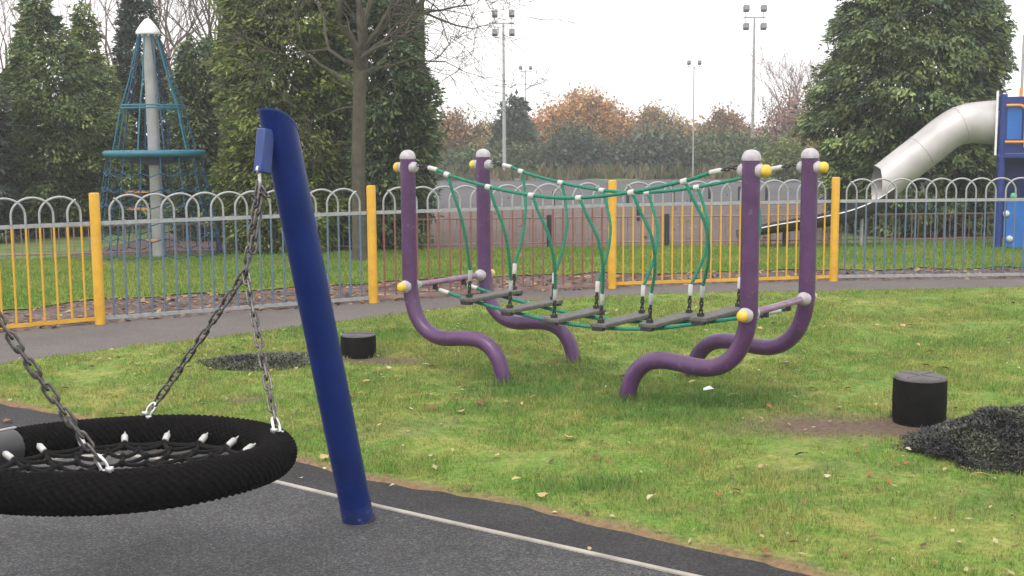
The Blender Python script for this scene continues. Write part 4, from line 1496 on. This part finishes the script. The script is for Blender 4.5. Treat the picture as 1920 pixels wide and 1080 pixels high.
autumn('autumn_tree', 'dark reddish tree with a ragged knob on top, between two thin masts', 1362, 66, [(1358, 252, 46, 34), (1358, 226, 20, 16), (1385, 268, 40, 28), (1330, 275, 36, 28)], RB, 12000, .16, 205)
autumn('autumn_tree', 'reddish twiggy half bare tree left of the broad right conifer', 1482, 60, [(1470, 258, 52, 44), (1490, 220, 46, 46), (1455, 285, 45, 30)], [(.27, .16, .14), (.32, .21, .18)], 3600, .17, 206)
autumn('autumn_tree', 'small yellow leaved shrub tree against the left side of the right conifer', 1512, 58, [(1514, 262, 20, 30), (1505, 290, 26, 26)], [(.42, .28, .05), (.36, .22, .07)], 2200, .18, 207)
bare('tall thin bare tree rising over the reddish tree by the right conifer', 1488, 62, 112, 80, 15, nm=5, group='trees beyond the tarmac', trunk=.16)
autumn('dark_bush', 'rounded dark green bush below the orange tree', 1078, 57, [(1075, 290, 52, 46), (1100, 305, 46, 32), (1050, 310, 36, 28)], DG, 8000, .2, 211, False, .3, 'bush')
autumn('dark_bush', 'greyish green bush between the dark round bush and the thin mast', 1215, 57, [(1180, 300, 50, 34), (1235, 290, 55, 40), (1265, 305, 45, 30)], [(.085, .105, .08), (.115, .13, .09), (.07, .09, .072)], 9000, .2, 212, False, .3, 'bush')
autumn('dark_bush', 'broad green bush behind the right purple posts', 1360, 57, [(1330, 292, 56, 36), (1395, 296, 60, 34), (1450, 306, 50, 28)], HG, 10000, .2, 213, False, .3, 'bush')
autumn('dark_bush', 'low green bush under the small tan tree', 905, 57, [(870, 312, 40, 24), (925, 310, 46, 26), (985, 308, 40, 28)], HG, 7000, .2, 214, False, .3, 'bush')
autumn('dark_bush', 'sparse bright yellow-green bush left of the right conifer', 1475, 48, [(1470, 300, 34, 26), (1505, 312, 40, 24)], [(.14, .17, .04), (.10, .13, .04)], 4500, .16, 215, False, .3, 'bush')
evergreen('conifer', 'small dark pointed conifer behind the left floodlight mast', 962, 330, 59,
          [(325, 930, 994), (280, 932, 992), (245, 942, 984), (215, 952, 974), (195, 960, 966)], 380, 20, .24, DG, 216, spread=.4, trunk=.15, group='trees beyond the tarmac')
for i, (px, Y, hw, tp_) in enumerate([(760, 72, 60, 262), (1300, 76, 60, 246), (1430, 74, 60, 258), (940, 78, 50, 268), (1205, 78, 50, 250)]):
    autumn('autumn_tree', ['brownish tree mostly hidden behind the ivy evergreen', 'hazy grey-brown tree behind the thin two-lamp mast', 'hazy grey-brown tree behind the right near purple post',
                           'hazy brown tree behind the left floodlight mast', 'hazy brown tree behind the greyish green bush'][i], px, Y, [(px, tp_ + 36, hw, 36), (px + 25, tp_ + 50, hw, 30)], RB + TN, 6000, .28, 230 + i)


# ------------------------------------------------------------------ fallen leaves and scraps
def leaf_obj(kind, s):
    n = 9
    vs, fs = [], []
    for i in range(n):
        f_ = i / (n - 1)
        if kind == 'blade':
            wv = .14 * math.sin(PI * f_) ** .8 + .004
        else:
            wv = .36 * math.sin(PI * f_ ** .8) * (1 + .28 * math.sin(f_ * 17)) + .006
        z_ = .03 * math.sin(PI * f_) + .04 * f_
        for j in (-1, 0, 1):
            vs.append(((f_ - .5) * s, j * wv * s, (z_ + .10 * abs(j) * math.sin(PI * f_ + .6)) * s))
    for i in range(n - 1):
        for j in range(2):
            fs.append((i * 3 + j, i * 3 + j + 1, (i + 1) * 3 + j + 1, (i + 1) * 3 + j))
    return MB().add(vs, fs)


lc = {'orange': (.27, .10, .04), 'brown': (.17, .085, .04), 'tan': (.42, .30, .14), 'pale': (.46, .42, .27), 'dark': (.05, .035, .025), 'yellow': (.40, .35, .14)}
LM = {k_: mat('fallen leaf ' + k_, v_, .7, 0, .3, 40, spec=.3) for k_, v_ in lc.items()}
proto = {}


def drop(px, py, kind, col, s, label, z=.024):
    key = (kind, col)
    if key not in proto:
        o = leaf_obj(kind, 1.0).build('fallen_leaf', LM[col])
        proto[key] = o
    else:
        o = proto[key].copy()
        COL.objects.link(o)
    p_ = at(px, py)
    o.location = (p_[0], p_[1], z)
    o.scale = (s * .85, s * random.uniform(.6, 1.0), s)
    o.rotation_euler = (random.uniform(-.35, .35), random.uniform(-.3, .3), random.uniform(0, 6.28))
    return tag(o, label, 'leaf', 'fallen leaves on the lawn' if z > .01 else 'fallen leaves on the tarmac')


special = [(1442, 770, 'broad', 'orange', .075, 'bright orange-brown leaf right of the nearest purple pipe foot'), (1222, 943, 'blade', 'pale', .115, 'long pale straw-coloured leaf lying near the lawn edge'),
           (805, 748, 'blade', 'pale', .08, 'pale cream leaf left of the left purple pipe foot'), (901, 763, 'broad', 'brown', .085, 'brown leaf below the left near purple pipe foot'),
           (1066, 828, 'broad', 'tan', .10, 'curled tan leaf standing up in the middle of the lawn'), (1372, 748, 'blade', 'tan', .09, 'tan leaf just below the white scrap'),
           (1845, 903, 'blade', 'yellow', .13, 'long yellow leaf blade in front of the shaggy mound'), (1704, 851, 'broad', 'pale', .045, 'small white curled leaf at the tip of the shaggy mound'),
           (1630, 898, 'broad', 'orange', .06, 'orange leaf, left of two, in front of the shaggy mound'), (1665, 912, 'broad', 'orange', .05, 'orange leaf, right of two, in front of the shaggy mound'),
           (1843, 660, 'blade', 'pale', .07, 'pale leaf on the lawn beyond the taller stump'), (1722, 652, 'blade', 'tan', .08, 'tan leaf left of the pale one beyond the taller stump'),
           (930, 863, 'broad', 'tan', .07, 'tan leaf left of the curled one near the lawn edge'), (1380, 928, 'broad', 'dark', .05, 'small dark brown leaf right of the long pale leaf')]
for a_ in special:
    drop(*a_)
gg = np.random.default_rng(77)
names = list(lc)
cnt = 0
while cnt < 120:
    px, py = gg.uniform(0, 1920), 555 + 500 * gg.random() ** 1.3
    p_ = at(px, py)
    if not inside(np.array([p_[:2]]), lawn_poly)[0]:
        continue
    cnt += 1
    c_ = names[gg.choice(6, p=[.15, .2, .25, .13, .12, .15])]
    drop(px, py, 'blade' if gg.random() < .5 else 'broad', c_, gg.uniform(.035, .08), {'orange': 'small orange fallen leaf among scattered leaves on the grass', 'brown': 'small brown fallen leaf among scattered leaves on the grass', 'tan': 'small tan fallen leaf among scattered leaves on the grass',
         'pale': 'small pale cream fallen leaf among scattered leaves on the grass', 'dark': 'small blackish fallen leaf among scattered leaves on the grass', 'yellow': 'small yellow fallen leaf among scattered leaves on the grass'}[c_])
for px, py, c_, s_, lb in [(14, 791, 'orange', .07, 'orange leaf on the dark tarmac behind the basket swing'), (608, 880, 'pale', .025, 'tiny pale fleck on the tarmac border left of the blue post'), (565, 898, 'pale', .03, 'small pale leaf beside the basket rim on the tarmac border'),
                           (1040, 963, 'pale', .03, 'pale leaf fragment at the crumbling lawn edge'), (1105, 1031, 'tan', .035, 'small tan leaf lying on the pale edging strip'), (735, 912, 'pale', .03, 'pale fleck on the tarmac just right of the blue post')]:
    drop(px, py, 'broad', c_, s_, lb, .006)
p_ = at(1328, 736)
m = MB()
m.add([(-.035, -.02, 0), (.02, -.028, .012), (.04, .008, .004), (.012, .03, .022), (-.03, .02, .008), (0, 0, .026)], [(0, 1, 5), (1, 2, 5), (2, 3, 5), (3, 4, 5), (4, 0, 5)])
o = m.build('paper_scrap', M['paper'], smooth=False)
o.location = (p_[0], p_[1], .018)
tag(o, 'crumpled white paper scrap under the purple pipes', 'litter')

# ------------------------------------------------------------------ damp autumn air
hz_m = bpy.data.materials.new('damp air')
hz_m.use_nodes = True
ht = hz_m.node_tree
ht.nodes.remove(ht.nodes['Principled BSDF'])
pv = ht.nodes.new('ShaderNodeVolumePrincipled')
pv.inputs['Color'].default_value = (.93, .94, .97, 1)
pv.inputs['Density'].default_value = .0024
pv.inputs['Anisotropy'].default_value = .2
ht.links.new(pv.outputs[0], ht.nodes['Material Output'].inputs['Volume'])
o = MB().box((0, 46, 6), (130, 106, 14.2)).build('haze', hz_m, smooth=False)
o['kind'] = 'stuff'
o['label'], o['category'] = 'thin pale autumn haze in the air', 'haze'
